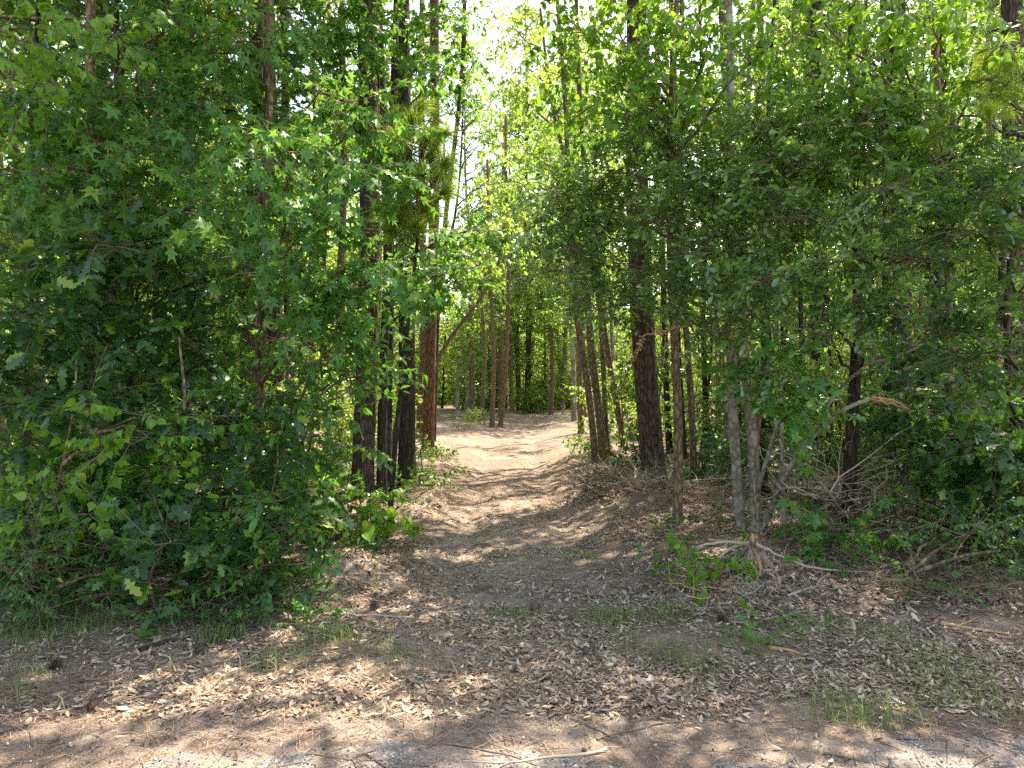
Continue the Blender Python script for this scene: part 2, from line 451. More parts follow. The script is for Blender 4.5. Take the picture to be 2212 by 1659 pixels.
def tuft(n, L, wd, spread=1.25):
    """a brush of pine needles round the end of a twig along +X"""
    th = R.uniform(0, 2 * np.pi, n); el = np.abs(R.normal(size=n)) * .62 + .1; el = np.minimum(el, spread)
    x0 = R.uniform(-.5, 0, n) * L * .55
    d = np.stack([np.cos(el), np.sin(el) * np.cos(th), np.sin(el) * np.sin(th)], 1)
    l = L * R.uniform(.7, 1.1, n)
    b = np.stack([x0, 0 * x0, 0 * x0], 1); side = norm(np.cross(d, R.normal(size=(n, 3)))) * wd
    mid = b + d * l[:, None] * .5 + [0, 0, -.0]; tip = b + d * l[:, None] + np.stack([0 * l, 0 * l, -l * .28], 1)
    V = np.stack([b - side, b + side, mid + side, mid - side, tip], 1).reshape(-1, 3)
    o = np.arange(n)[:, None] * 5
    tri = np.concatenate([o + [0, 1, 2], o + [0, 2, 3], o + [3, 2, 4]])
    s = np.array([[-L * .9, 0, 0], [0, 0, 0.]]); mb = MB(); tube(mb, s, [.006, .004], 4, 1)
    return [(V, tri, 0), (np.concatenate([mb.v[0]]), mb.f[0], 1)]


SPR = {
    'gum': [spray('gum', .40, 12, .080, 60, 36) for _ in range(9)],
    'oak': [spray('oak', .36, 13, .135, 50, 12, 5) for _ in range(6)],
    'tallow': [spray('tallow', .40, 15, .078, 60, 48) for _ in range(6)],
    'elm': [spray('elm', .42, 16, .084, 58, 22) for _ in range(6)],
    'laurel': [spray('laurel', .34, 19, .092, 48, 0, 6) for _ in range(6)],
    'smallelm': [spray('elm', .34, 18, .040, 58, 18) for _ in range(5)],
    'far': [spray('far', .6, 13, .135, 60, 25, 0, True) for _ in range(6)],
    'bigfar': [spray('far', .8, 14, .19, 60, 25, 0, False) for _ in range(6)],
    'midleaf': [spray('elm', .45, 14, .10, 58, 25) for _ in range(5)],
    'needle': [tuft(120, .17, .0013, 1.6) for _ in range(4)],
    'farneedle': [tuft(55, .26, .0045) for _ in range(4)],
}
# a stick of unit length along X
_mb = MB(); tube(_mb, [[0, 0, 0], [1, 0, 0]], [1, .55], 4, 1, cap=False); STICKV = _mb.v[0]; STICKF = _mb.f[0]


def sticks(mb, A, B, r, mat=1):
    """thin straight twigs from A to B"""
    d = B - A; l = np.linalg.norm(d, axis=1); x = d / np.maximum(l, 1e-6)[:, None]
    up = np.tile([.1, .2, 1.], (len(A), 1)); y = norm(np.cross(up, x)); z = np.cross(x, y)
    VV = A[:, None] + STICKV[None, :, 0:1] * d[:, None] + (STICKV[None, :, 1:2] * y[:, None] + STICKV[None, :, 2:3] * z[:, None]) * r
    FF = STICKF[None] + (np.arange(len(A)) * len(STICKV))[:, None, None]
    mb.add(VV.reshape(-1, 3), FF.reshape(-1, 4), mat)


def clump(mb, c, Rr, n, tpls, droop=.25, outward=None, scale=1., twr=.004):
    """n sprays round the centre c inside a flattened ball; thin twigs carry them"""
    d = R.normal(size=(n, 3)); d[:, 2] *= .5
    if outward is not None: d = norm(d) + outward * .5
    d = norm(d)
    Rr = np.asarray(Rr, float)
    p = c + d * Rr * R.uniform(.1, .85, (n, 1))
    sticks(mb, np.tile(c, (n, 1)), p, twr)
    ax = d + R.normal(size=(n, 3)) * .4; ax[:, 2] -= droop
    up = np.tile([0, 0, 1.], (n, 1)) + R.normal(size=(n, 3)) * .28
    Mx = frames(ax, up, scale * R.uniform(.8, 1.25, n))
    k = R.integers(0, len(tpls), n)
    for q in range(len(tpls)):
        s = k == q
        mb.inst(tpls[q], Mx[s], p[s])


def limb(mb, A, B, r0, r1, n=7, sag=.12, m=0):
    A = np.asarray(A, float); B = np.asarray(B, float)
    s = np.linspace(0, 1, n)[:, None]; L = np.linalg.norm(B - A)
    P = A + (B - A) * s + np.array([0, 0, 1.]) * (np.sin(s * np.pi) * sag * L * .6)
    P[1:-1] += R.normal(size=(n - 2, 3)) * .02 * L
    tube(mb, P, np.linspace(r0, r1, n), 5, m)
    return P


def trunk_path(pts, top, n=26, wob=.012):
    P = curve([*pts, top], n, 0)
    ph = R.uniform(0, 6, 2)
    s = np.linspace(0, 1, n)
    P[:, 0] += wob * 3 * np.sin(s * 9 + ph[0]) * np.minimum(s * 5, 1); P[:, 1] += wob * 3 * np.sin(s * 8 + ph[1])
    return P


def make_trunk(P, r0, r1, mat, parent, nm='trunk', flare=.35, bump=.03, sides=16):
    s = np.linspace(0, 1, len(P))
    P = curve(P, max(40, len(P) * 2)); s = np.linspace(0, 1, len(P))
    hz = P[:, 2] - P[0, 2]
    r = r0 + (r1 - r0) * s ** .9 + r0 * flare * np.exp(-hz / .22)
    mb = MB(); tube(mb, P, r, sides, 0, bump)
    return mb, P, r


def along(P, z):
    """point on the trunk at height z"""
    k = np.argsort(P[:, 2]); return np.array([np.interp(z, P[k, 2], P[k, j]) for j in range(3)])


def tree(name, label, cat, base, ways, top, r0, r1, bark, species, ells, leafmat, group=None, dens=5.0, per=9, clr=(.38, .38, .17), droop=.25,
         flare=.35, extra=None, scale=1., upper=None, limb_r=.02, sides=16, twr=.004, bump=.03):
    """ells: (px, py, rx, ry, depth[, depth radius]) leafy regions of the crown; upper: (z0,z1,rad,nclump) the crown high above"""
    bx, by = base; bz = float(hgt(bx, by))
    root = empty(name, (bx, by, bz), label, cat, group)
    pts = [np.array([bx, by, bz - .12])] + [np.asarray(q, float) for q in ways]
    P = trunk_path(pts, np.asarray(top, float))
    tmb, P, rr = make_trunk(P, r0, r1, bark, root, flare=flare, sides=sides, bump=bump)
    dens = dens * DENS.get(species, 1); per = int(round(per * PER.get(species, 1))); BASES.append((bx, by, r0))
    if species == 'laurel': clr = tuple(.85 * c for c in clr)
    cmb = MB(); tp = SPR[species]
    for e in ells:
        px, py, rx, ry, d = e[:5]; c = at(px, py, d); ax = rx / F * d; az = ry / F * d; ay = e[5] if len(e) > 5 else min(max(ax * .6, .35), 1.1)
        dd = e[6] if len(e) > 6 else dens
        nc = max(2, int(dd * math.pi * ax * az))
        tz = np.clip(c[2] - .35 * np.hypot(c[0] - bx, c[1] - by), P[3, 2], P[-3, 2])
        A = along(P, tz)
        LP = limb(tmb, A, c, max(limb_r, .35 * r1), .008)
        for _ in range(nc):
            while True:
                u = R.uniform(-1, 1, 3)
                if (u * u).sum() < 1: break
            q = c + u * [ax, ay, az]
            zmin = float(hgt(q[0], q[1])) + .12
            q[2] = max(q[2], zmin)
            a = LP[R.integers(3, len(LP))]
            if np.linalg.norm(q - a) > .15: limb(tmb, a, q, .007, .004, 4, .1)
            clump(cmb, q, np.array(clr) * scale, per, tp, droop, scale=scale, twr=twr)
    if upper:
        z0, z1, rad, ncl = upper; ncl = int(ncl * (.8 if bx < -1.6 else .3))
        if ells: z0 = max(z0, 2.4 + .6 * by); z1 = max(z1, z0 + 2)
        for q_ in range(ncl):
            z = R.uniform(z0, z1); f = (z - z0) / (z1 - z0); rl = rad * math.sin(math.pi * min(.12 + .8 * f, 1)) ** .7
            a = R.uniform(0, 6.28); rr_ = rl * math.sqrt(R.uniform(.03, 1))
            A = along(P, z - .35 * rr_); q = np.array([A[0] + rr_ * math.cos(a), A[1] + rr_ * math.sin(a), z])
            if q_ % 2 == 0: limb(tmb, A, q, .03, .008, 5)
            if species in ('needle',):
                clump(cmb, q, (.5, .5, .3), 7, SPR['farneedle'], -.3, twr=.01)
            else:
                clump(cmb, q, (.8, .8, .35), 11, SPR['far'], .2, scale=1.1)
    if extra: extra(tmb, cmb, P)
    tmb.build('trunk', [M[bark]], root, True)
    if cmb.n: cmb.build('crown', [M[leafmat], M['twig']], root)
    return root, P


DENS = {'laurel': 1.25, 'tallow': 1.3, 'oak': 1.25, 'gum': 1.15, 'elm': 1.1}
PER = {'laurel': 1.35, 'oak': 1.2, 'gum': 1.15}


def hr(px, py, d, dz=0):   # a way point on a trunk
    return at(px, py, d)


BASES = []
# ================================================================== the trees along the front of the wood
# --- pines and hardwood trunks, each with the crown it carries overhead
def trunk_tree(name, label, cat, px, py, w, ways, top_px, H, bark, upper=None, species='needle', leafmat='needle', ells=(), group=None, flare=.3, extra=None, taper=.62, d=None, **kw):
    g = gp(px, py); d_ = g[1]; r0 = w / 2 / F * d_
    tx = (top_px - CX) / F * d_
    return tree(name, label, cat, (g[0], g[1]), [hr(a, b, d_ + (c[0] if c else 0)) for a, b, *c in ways], (tx, d_ + .3, H), r0, r0 * taper if upper else r0 * .3, bark,
                species, list(ells), leafmat, group=group, flare=flare, upper=upper, extra=extra, **kw)


def stubs(n, z0, z1, ln=.5, r=.009):
    def f(tmb, cmb, P):
        for _ in range(n):
            z = R.uniform(z0, z1); A = along(P, z); a = R.uniform(0, 6.28)
            B = A + np.array([math.cos(a), math.sin(a), R.uniform(-.3, .4)]) * ln * R.uniform(.4, 1.4)
            Q = limb(tmb, A, B, r, .003, 5, .05)
            for _k in range(3):
                q = Q[R.integers(2, 5)]; limb(tmb, q, q + R.normal(size=3) * .22, .004, .002, 3, 0)
    return f


def vines(n, z0, z1, tmb, P, r=.14, vr=.006):
    for _ in range(n):
        z = np.linspace(z0, z1, 24); a = R.uniform(0, 6.28) + np.cumsum(R.normal(size=24) * .12)
        Q = np.array([along(P, zz) for zz in z]); Q[:, 0] += np.cos(a) * r; Q[:, 1] += np.sin(a) * r
        tube(tmb, Q, vr, 4, 0, cap=False)


PU = (10, 19, 2.6, 46)
trunk_tree('pine_tree', 'thick shaggy pine trunk wrapped in vines at the edge of the bright sweetgum foliage', 'tree', 782, 1085, 48,
           [(792, 700), (800, 420), (790, 100)], 800, 20, 'pine_bark', PU, extra=lambda t, c, P: (stubs(14, 1.5, 8, .6)(t, c, P), vines(7, .2, 9, t, P, .17, .007)))
trunk_tree('pine_tree', 'slim dark pine between the vine-wrapped pine and the straight black one', 'tree', 833, 1062, 27,
           [(838, 700), (836, 420), (812, 150)], 820, 17, 'dark_bark', (9, 16, 2.2, 36), extra=stubs(10, 2, 8, .5))
trunk_tree('pine_tree', 'straight dark pine beside the left edge of the path', 'tree', 878, 1062, 38,
           [(880, 850), (874, 650), (872, 300)], 870, 20, 'dark_bark', PU, extra=stubs(8, 2.5, 8, .5))
trunk_tree('pine_tree', 'reddish-barked pine leaning over a little where the path opens into the clearing', 'tree', 925, 985, 25,
           [(930, 850), (934, 650), (936, 300)], 938, 22, 'red_bark', (13, 21, 2.4, 36), extra=stubs(8, 2, 9, .6))
trunk_tree('pine_tree', 'narrow pine trunk close behind the reddish one', 'tree', 906, 955, 17,
           [(912, 800), (915, 600)], 905, 19, 'brown_bark', (11, 18, 2.2, 30))
def vine_leaves(t, c, P):
    vines(10, .3, 9, t, P, .2, .008)
    for z in np.arange(3.4, 8.5, .17):
        A = along(P, z); clump(c, A + R.normal(size=3) * [.2, .15, .05], (.2, .2, .12), 4, SPR['elm'])
trunk_tree('pine_tree', 'stout pine with furrowed bark standing above the root pile right of the path', 'tree', 1418, 1062, 52,
           [(1402, 900), (1388, 700), (1378, 400), (1372, 200)], 1368, 21, 'pine_bark', (10, 20, 3.0, 56), flare=.28, extra=lambda t, c, P: (stubs(12, 2.6, 7.5, .5)(t, c, P), vine_leaves(t, c, P)))
trunk_tree('pine_tree', 'massive dark pine behind the arching broken grey stem', 'tree', 1940, 1050, 60,
           [(1938, 800), (1930, 400)], 1925, 21, 'dark_bark', (9, 20, 3.0, 56), extra=stubs(24, 1.0, 5, .9, .011))
trunk_tree('pine_tree', 'shadowed pine behind the double grey trunk and the dead brush', 'tree', 1778, 1010, 42,
           [(1772, 800), (1765, 400)], 1760, 18, 'dark_bark', (9, 17, 2.6, 40), extra=stubs(12, 1.0, 4, .6))
trunk_tree('pine_tree', 'big pine at the far side of the dark right-hand thicket, bark showing high up', 'tree', 2215, 1040, 52,
           [(2205, 700), (2195, 300)], 2190, 19, 'pine_bark', (7, 18, 3.0, 50), extra=stubs(12, 2, 6, .7))
trunk_tree('pine_tree', 'nearly black pine trunk seen through a gap in the left oaks', 'tree', 404, 1040, 32,
           [(408, 700), (402, 450)], 398, 18, 'dark_bark', (8, 17, 2.8, 50), extra=stubs(14, 1.2, 5, .6))
trunk_tree('pine_tree', 'sunlit-sided pine trunk rising behind the upper sweetgum leaves', 'tree', 600, 1010, 34,
           [(598, 600), (590, 300), (565, 50)], 560, 20, 'pine_bark', (9, 19, 2.8, 50), extra=stubs(8, 3, 8, .6))
trunk_tree('pine_tree', 'thinner pine just right of the sunlit-sided one', 'tree', 640, 1000, 20, [(622, 600), (612, 350)], 600, 17, 'dark_bark', (9, 16, 2.2, 30))
trunk_tree('pine_tree', 'dark pine trunk glimpsed high in the left foliage before pale gaps', 'tree', 485, 1000, 24, [(488, 500), (482, 150)], 480, 18, 'dark_bark', (8, 17, 2.6, 44))
trunk_tree('pine_tree', 'pine trunk behind the oak leaves towards the left end', 'tree', 222, 1020, 26, [(218, 700), (215, 400)], 210, 17, 'dark_bark', (7, 16, 2.6, 44), extra=stubs(10, 1.5, 5, .6))
trunk_tree('pine_tree', 'pine trunk at the far left end of the wood behind tallow leaves', 'tree', 60, 1010, 30, [(75, 600), (90, 200)], 95, 18, 'dark_bark', (7, 17, 2.8, 50))

# --- leaning limb and pale stem by the path
trunk_tree('leaning_tree', 'slender trunk leaning right from beside the reddish pine into the clearing', 'tree', 915, 968, 12,
           [(935, 800), (955, 745), (1010, 680), (1070, 600)], 1130, 7.5, 'brown_bark', None, 'far', 'far', [(1085, 560, 55, 35, 18.5), (1120, 500, 45, 40, 18.5)], flare=.15, dens=1.4)
trunk_tree('sapling', 'pale thin stem bending up across the straight dark pine', 'sapling', 836, 1058, 11,
           [(845, 960), (878, 800), (892, 690), (890, 600)], 900, 5.5, 'grey_bark', None, 'elm', 'elm', [(900, 560, 60, 50, 11.2)], flare=.1, dens=3)
trunk_tree('tall_hardwood_tree', 'tall thin dark trunk crossing the pale sky gap beside the path', 'tree', 936, 958, 12,
           [(944, 700), (972, 380), (992, 230), (1000, 80)], 1010, 19, 'dark_bark', (14, 20, 2.2, 26), 'far', 'far2', [(1015, 40, 60, 40, 20), (960, 60, 60, 60, 20), (940, 130, 50, 40, 20)], flare=.1, dens=1.6)

# --- the triple stems right of the path
for px, py, w_, ways, tp_, lb in [(1288, 1012, 16, [(1272, 860), (1252, 720), (1238, 600)], 1205, 'left stem of the three brown stems leaning together right of the path'),
                                 (1304, 1008, 18, [(1296, 880), (1276, 720), (1266, 600)], 1250, 'middle stem of the three brown stems leaning together right of the path'),
                                 (1315, 996, 12, [(1304, 860), (1296, 720), (1290, 600)], 1290, 'right stem of the three brown stems leaning together right of the path'),
                                 (1255, 945, 14, [(1254, 800), (1250, 650)], 1245, 'upright brown stem on the clearing edge left of the three leaning stems')]:
    trunk_tree('young_tree', lb, 'tree', px, py, w_, ways, tp_, 10.5, 'brown_bark', (6.6, 10.5, 1.3, 11), 'far', 'far', [], flare=.25, taper=.5)
# thinner trunks behind the stout pine
k_ = 0
for px, py, w_, x2, tp_, bk, lb in [
    (1447, 985, 15, 1432, 1420, 'dark_bark', 'thin dark trunk just right of the stout pine'),
    (1474, 1000, 20, 1463, 1455, 'dark_bark', 'dark trunk between the stout pine and the grey double trunk'),
    (1500, 1050, 15, 1480, 1470, 'brown_bark', 'brown trunk with dead side twigs left of the double grey trunk'),
    (1527, 985, 13, 1522, 1520, 'dark_bark', 'black pole-thin trunk in the sunlit gap left of the grey double trunk'),
    (1552, 960, 13, 1548, 1545, 'brown_bark', 'yellow-lit thin trunk beyond the black pole-thin one'),
    (1660, 1000, 24, 1650, 1648, 'dark_bark', 'dark trunk just right of the grey double trunk'),
    (1700, 980, 16, 1695, 1690, 'dark_bark', 'thin dark trunk behind the leaning pale stem'),
    (735, 1000, 20, 738, 735, 'brown_bark', 'brown trunk in the lit gap left of the vine-wrapped pine'),
    (705, 985, 13, 700, 705, 'dark_bark', 'thin dark stem in the gap behind the small-leaved sapling'),
    (672, 990, 12, 676, 670, 'brown_bark', 'thin brown stem behind the small-leaved sapling'),
    (2060, 1010, 18, 2055, 2050, 'dark_bark', 'shaded thin trunk right of the massive dark pine'),
    (1590, 990, 30, 1585, 1570, 'brown_bark', 'brown pine trunk rising behind the double grey trunk')]:
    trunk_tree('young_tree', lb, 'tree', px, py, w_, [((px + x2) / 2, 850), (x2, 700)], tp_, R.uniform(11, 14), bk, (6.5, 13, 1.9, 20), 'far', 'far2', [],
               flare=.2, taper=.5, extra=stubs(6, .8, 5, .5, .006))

# --- the grey double trunk and the arching pale stem
def dbl(t, c, P):
    Q = curve([np.array([*gp(1634, 1172), -.1]), hr(1630, 1000, 8), hr(1612, 800, 8), hr(1600, 640, 8), hr(1590, 500, 8)], 30)
    tube(t, Q, np.linspace(.068, .05, 30), 14, 0, .03)
    for S in ([hr(1628, 1090, 7.9), hr(1645, 1030, 7.8), hr(1672, 940, 7.9), hr(1700, 830, 8)], [hr(1695, 1160, 7.6), hr(1690, 1000, 7.7), hr(1688, 860, 7.8), hr(1680, 700, 8)]):
        S = curve(S, 16)
        tube(t, S, np.linspace(.03, .012, 16), 7, 0, .03)
tree('water_oak_tree', 'grey lichened double trunk under the dense glossy-leaved crown', 'tree', gp(1600, 1165), [hr(1592, 1000, 8), hr(1580, 800, 8), hr(1575, 640, 8)], (2.6, 8.2, 9.5), .062, .03, 'grey_bark',
     'laurel', [(1400, 300, 130, 110, 8.2), (1480, 420, 200, 110, 7.6), (1330, 430, 150, 110, 8.2), (1270, 560, 130, 70, 8.2), (1430, 590, 170, 60, 7.4), (1230, 470, 75, 70, 8.6), (1200, 560, 60, 50, 8.8), (1260, 370, 70, 60, 8.6), (1210, 400, 50, 40, 9), (1290, 640, 80, 30, 8.4), (1370, 660, 90, 25, 8),
                (1640, 400, 190, 150, 7.0), (1600, 560, 170, 80, 6.8), (1560, 240, 170, 80, 7.4), (1690, 300, 160, 110, 6.9), (1640, 650, 120, 60, 6.6), (1560, 730, 90, 40, 7.2), (1660, 800, 55, 60, 6.8)],
     'laurel', dens=5.5, per=10, extra=dbl, upper=(4.5, 9.5, 3.0, 40), flare=.2, limb_r=.025)


def arch(t, c, P):
    S = curve([hr(1752, 948, 7.4), hr(1785, 915, 7.3), hr(1830, 880, 7.2), hr(1880, 862, 7.2)], 12); tube(t, S, np.linspace(.026, .020, 12), 8, 0, .04)
    for z in (1.0, 1.3, 1.5): limb(t, along(P, z), along(P, z) + R.normal(size=3) * .3, .006, .002, 5)
root, P = tree('broken_tree', 'pale lichened stem arching right and snapped off near the dead brush', 'broken tree', gp(1632, 1172),
     [hr(1660, 1112, 7.9), hr(1705, 1020, 7.6), hr(1742, 950, 7.4), hr(1768, 895, 7.3), hr(1800, 848, 7.2)], hr(1872, 796, 7.1), .042, .016, 'grey_bark', 'laurel', [], 'laurel', flare=.1, extra=arch, bump=.02)


def splinter(pts, r, name='splintered_end', parent=None, n=5):
    mb = MB()
    for _ in range(n):
        Q = curve(np.asarray(pts, float) + R.normal(size=3) * r * .5, 10, r * .35); tube(mb, Q, np.linspace(r * .6, r * .1, 10), 4, 0)
    return mb.build(name, [M['split']], parent)


splinter([hr(1880, 862, 7.2), hr(1920, 868, 7.15), hr(1955, 885, 7.1), hr(1975, 905, 7.05)], .022, parent=root)
# snapped hanging branches with orange split wood
for i_, (pts, lb) in enumerate([
    ([(1495, 700), (1450, 712), (1400, 722), (1378, 728)], 'snapped branch with pale orange split wood hanging across the stout pine'),
    ([(1860, 790), (1930, 775), (2010, 740), (2080, 715)], 'bare pale branch reaching right from the snapped arching stem'),
    ([(1950, 800), (2050, 760), (2120, 745), (2190, 765)], 'thin bare branch sagging in front of the dark right thicket')]):
    d = 7.4 if i_ else 7.8
    Q = curve([hr(a, b, d) for a, b in pts], 18, .008); mb = MB(); tube(mb, Q, np.linspace(.020, .007, 18), 6)
    for _ in range(10):
        q = Q[R.integers(4, 17)]; limb(mb, q, q + R.normal(size=3) * .25, .005, .002, 4, 0)
    rt = empty('broken_branch', Q[0], lb, 'branch', 'broken branches hanging in the front trees')
    mb.build('branch_wood', [M['twig'] if i_ > 0 else M['split']], rt)
    mb = MB(); clump(mb, Q[-3], (.15, .15, .1), 2, [[(v, f, m) for v, f, m in SPR['elm'][0]]], .9, scale=.6); mb.build('dry_leaves', [M['dead'], M['twig']], rt)

# ================================================================== leafy front, left side
tree('sweetgum_tree', 'bright star-leaved sweetgum covering the vine-wrapped pine', 'tree', (-2.75, 7.4), [(-2.6, 7.2, 3)], (-2.3, 7.0, 9), .07, .02, 'brown_bark', 'gum',
     [(650, 330, 140, 100, 5.8), (690, 200, 100, 70, 6.2), (760, 270, 80, 80, 6.2), (620, 470, 140, 70, 5.6), (730, 480, 110, 60, 5.8), (740, 580, 110, 60, 5.6), (620, 590, 90, 60, 5.6), (560, 520, 80, 60, 5.8),
      (800, 620, 60, 50, 6.0), (800, 400, 50, 60, 6.3), (720, 680, 110, 40, 6)], 'gum', dens=6, per=8, clr=(.32, .32, .10), droop=.3, upper=(5.2, 9, 2.2, 26))
tree('sweetgum_tree', 'broad shaded sweetgum whose layered star leaves fill the upper left', 'tree', (-4.4, 7.2), [(-4.3, 7.0, 3)], (-4.0, 6.8, 10), .08, .02, 'brown_bark', 'gum',
     [(300, 180, 190, 110, 6.4), (180, 320, 170, 90, 6.4), (380, 330, 150, 80, 6.2), (480, 170, 120, 110, 6.6), (280, 440, 190, 60, 6.2), (480, 430, 90, 60, 6.2), (80, 420, 110, 70, 6.4), (420, 50, 150, 60, 6.6), (580, 90, 90, 80, 6.8), (80, 260, 90, 80, 6.4)], 'gum',
     dens=5.5, per=8, clr=(.34, .34, .10), droop=.35, upper=(5.3, 10, 2.8, 40))
tree('sweetgum_tree', 'dark sweetgum canopy spreading over the tops of the path-side pines', 'tree', (-2.0, 10.6), [(-1.9, 10.4, 4)], (-1.4, 10.0, 12), .08, .025, 'dark_bark', 'gum',
     [(880, 60, 120, 70, 9.2), (960, 150, 70, 50, 9.4), (780, 90, 80, 70, 9.0), (700, 60, 90, 60, 9), (850, 180, 90, 60, 9.2), (930, 580, 80, 50, 9.8), (870, 520, 70, 50, 9.6), (990, 620, 60, 35, 9.8), (860, 640, 90, 30, 9.4), (1010, 500, 50, 30, 10)], 'gum',
     dens=3.8, per=8, clr=(.4, .4, .12), scale=1.15, droop=.3, upper=(7.5, 12.5, 2.6, 40))
tree('tallow_tree', 'tallow tree with heart-shaped leaves hanging in at the top left corner', 'tree', (-4.6, 5.3), [(-4.7, 5.3, 3)], (-4.3, 5.4, 7.5), .05, .02, 'brown_bark', 'tallow',
     [(60, 60, 110, 80, 5.4), (190, 40, 90, 50, 5.6), (40, 160, 50, 50, 5.4)], 'tallow', dens=6, per=7, upper=(5, 7.5, 1.8, 14))
tree('oak_tree', 'dark lobed-leaf oak filling the shade under the left sweetgum', 'tree', (-3.9, 7.2), [(-3.9, 7.0, 2)], (-3.8, 6.8, 5.2), .05, .015, 'dark_bark', 'oak',
     [(150, 560, 190, 70, 6.2), (330, 560, 150, 60, 6.3), (100, 700, 170, 80, 6.2), (300, 690, 150, 80, 6.3), (200, 830, 190, 80, 6.1), (450, 600, 70, 70, 6.6), (30, 850, 110, 90, 6), (430, 760, 80, 60, 6.4), (360, 900, 100, 60, 6.2), (60, 980, 110, 60, 6.0)], 'oak',
     dens=5.5, per=8, clr=(.32, .32, .18), droop=0)
tree('oak_tree', 'young oak with bright new tips low in front of the left thicket', 'tree', (-2.9, 5.9), [(-2.9, 5.9, .8)], (-2.8, 5.9, 2.2), .022, .008, 'brown_bark', 'oak',
     [(560, 1010, 90, 60, 5.9), (500, 1090, 100, 60, 5.7), (600, 1180, 90, 60, 5.6), (430, 1180, 80, 60, 5.5), (480, 920, 90, 50, 6.0), (360, 1040, 60, 50, 5.8)], 'oak', dens=7, per=8, clr=(.25, .25, .16), droop=-.1)
tree('oak_sapling', 'big-leaved oak sapling nearest the litter in front of the left thicket', 'sapling', (-2.75, 5.35), [(-2.74, 5.33, .4)], (-2.7, 5.3, .95), .012, .005, 'brown_bark', 'oak',
     [(350, 1180, 60, 40, 5.2, .2, 12), (370, 1250, 90, 40, 5.15, .2, 12)], 'oak', per=4, clr=(.14, .14, .1), scale=.95, droop=-.1)
tree('tallow_sapling', 'pale green tallow bush with diamond leaves low on the left', 'sapling', (-3.7, 5.7), [(-3.7, 5.6, .8)], (-3.5, 5.6, 2.0), .02, .006, 'brown_bark', 'tallow',
     [(230, 960, 120, 60, 5.5, .3), (170, 1040, 140, 50, 5.4, .3), (290, 920, 70, 30, 5.5, .2), (130, 1130, 90, 40, 5.3, .25)], 'tallow', dens=8, per=7, clr=(.24, .24, .12))
tree('elm_sapling', 'small-leaved sapling with a pale knotty stem in front of the dark gap', 'sapling', gp(652, 1172), [hr(640, 1080, 7.6), hr(636, 950, 7.4), hr(632, 850, 7.3)], hr(600, 560, 7.0), .022, .01, 'grey_bark', 'elm',
     [(690, 780, 130, 50, 6.4), (600, 740, 90, 50, 6.4), (720, 860, 110, 45, 6.4), (600, 860, 100, 50, 6.3), (690, 940, 90, 40, 6.3), (560, 960, 70, 40, 6.2), (790, 810, 45, 35, 7.2), (755, 730, 60, 35, 6.6)], 'elm',
     dens=6.5, per=8, clr=(.3, .3, .09), droop=.15)
tree('shrub', 'leafy shrub with oval leaves at the inner corner of the left thicket', 'shrub', (-2.0, 5.75), [(-2.0, 5.7, .5)], (-1.95, 5.7, 1.3), .015, .005, 'brown_bark', 'elm',
     [(590, 1110, 70, 50, 5.6, .3), (640, 1150, 70, 40, 5.7, .3), (560, 1190, 80, 40, 5.5, .3)], 'elm', dens=9, per=8, clr=(.22, .22, .12), droop=0)
tree('shrub', 'fine-leaved dark shrub at the bottom left beside the litter', 'shrub', (-3.6, 5.3), [(-3.6, 5.3, .3)], (-3.6, 5.3, .9), .012, .005, 'brown_bark', 'smallelm',
     [(80, 1230, 130, 60, 5.3, .4), (230, 1240, 110, 50, 5.3, .4), (60, 1140, 100, 50, 5.5, .4), (230, 1160, 90, 50, 5.6, .4)], 'elm', dens=24, per=11, clr=(.2, .2, .12), droop=0)
tree('shrub', 'low dark shrub along the foot of the left thicket', 'shrub', (-2.5, 6.2), [(-2.5, 6.2, .3)], (-2.5, 6.2, .8), .012, .005, 'brown_bark', 'smallelm',
     [(330, 1290, 150, 30, 5.35, .3), (480, 1250, 110, 40, 5.6, .4), (600, 1230, 90, 35, 5.9, .4), (180, 1300, 120, 30, 5.3, .3)], 'oak', dens=13, per=8, clr=(.18, .18, .10), droop=0)
tree('shrub', 'glossy-leaved shrub in the dark gap left of the vine-wrapped pine', 'shrub', (-2.1, 8.2), [(-2.1, 8.2, .5)], (-2.1, 8.2, 1.3), .015, .005, 'brown_bark', 'oak',
     [(725, 1100, 45, 50, 7.6, .4), (680, 1050, 60, 50, 7.8, .4), (720, 1160, 60, 30, 7.4, .3)], 'oak', dens=6, per=7, clr=(.24, .24, .14), droop=0)
tree('sweetgum_sapling', 'broad-leaved seedling catching sun at the base of the pines left of the path', 'sapling', gp(790, 1190), [hr(788, 1150, 7.4)], hr(785, 1080, 7.4), .008, .004, 'brown_bark', 'tallow',
     [(780, 1100, 45, 30, 7.35, .2, 9), (830, 1085, 35, 20, 7.4, .2, 9)], 'tallow', per=4, clr=(.14, .14, .08), scale=1.3)
# shaded mass between the front leaves and the pines, one thing per tree
for q, (px, d, lb) in enumerate([(60, 9.5, 'shaded understorey oak deep behind the left end of the front'), (240, 8.8, 'shaded understorey oak behind the pale tallow bush'),
                                 (400, 9.6, 'shaded understorey oak around the nearly black pine'), (560, 9.0, 'shaded understorey oak behind the small-leaved sapling'),
                                 (140, 11.5, 'farther understorey oak in the left shade'), (330, 12, 'farther understorey oak beside the nearly black pine')]):
    x = (px - CX) / F * d
    E = [(px + R.uniform(-90, 90), y_ + R.uniform(-20, 20), R.uniform(80, 130), R.uniform(40, 60), d + R.uniform(-.5, .5), .8, 2.9) for y_ in range(40, 1060, 105)]
    tree('oak_tree', lb, 'tree', (x, d), [(x, d, 3)], (x + .2, d, 8.5), .06, .02, 'dark_bark', 'oak', E, 'oak', per=8, clr=(.4, .4, .2), droop=.1, scale=1.1, upper=(6.5, 10, 2.4, 22))

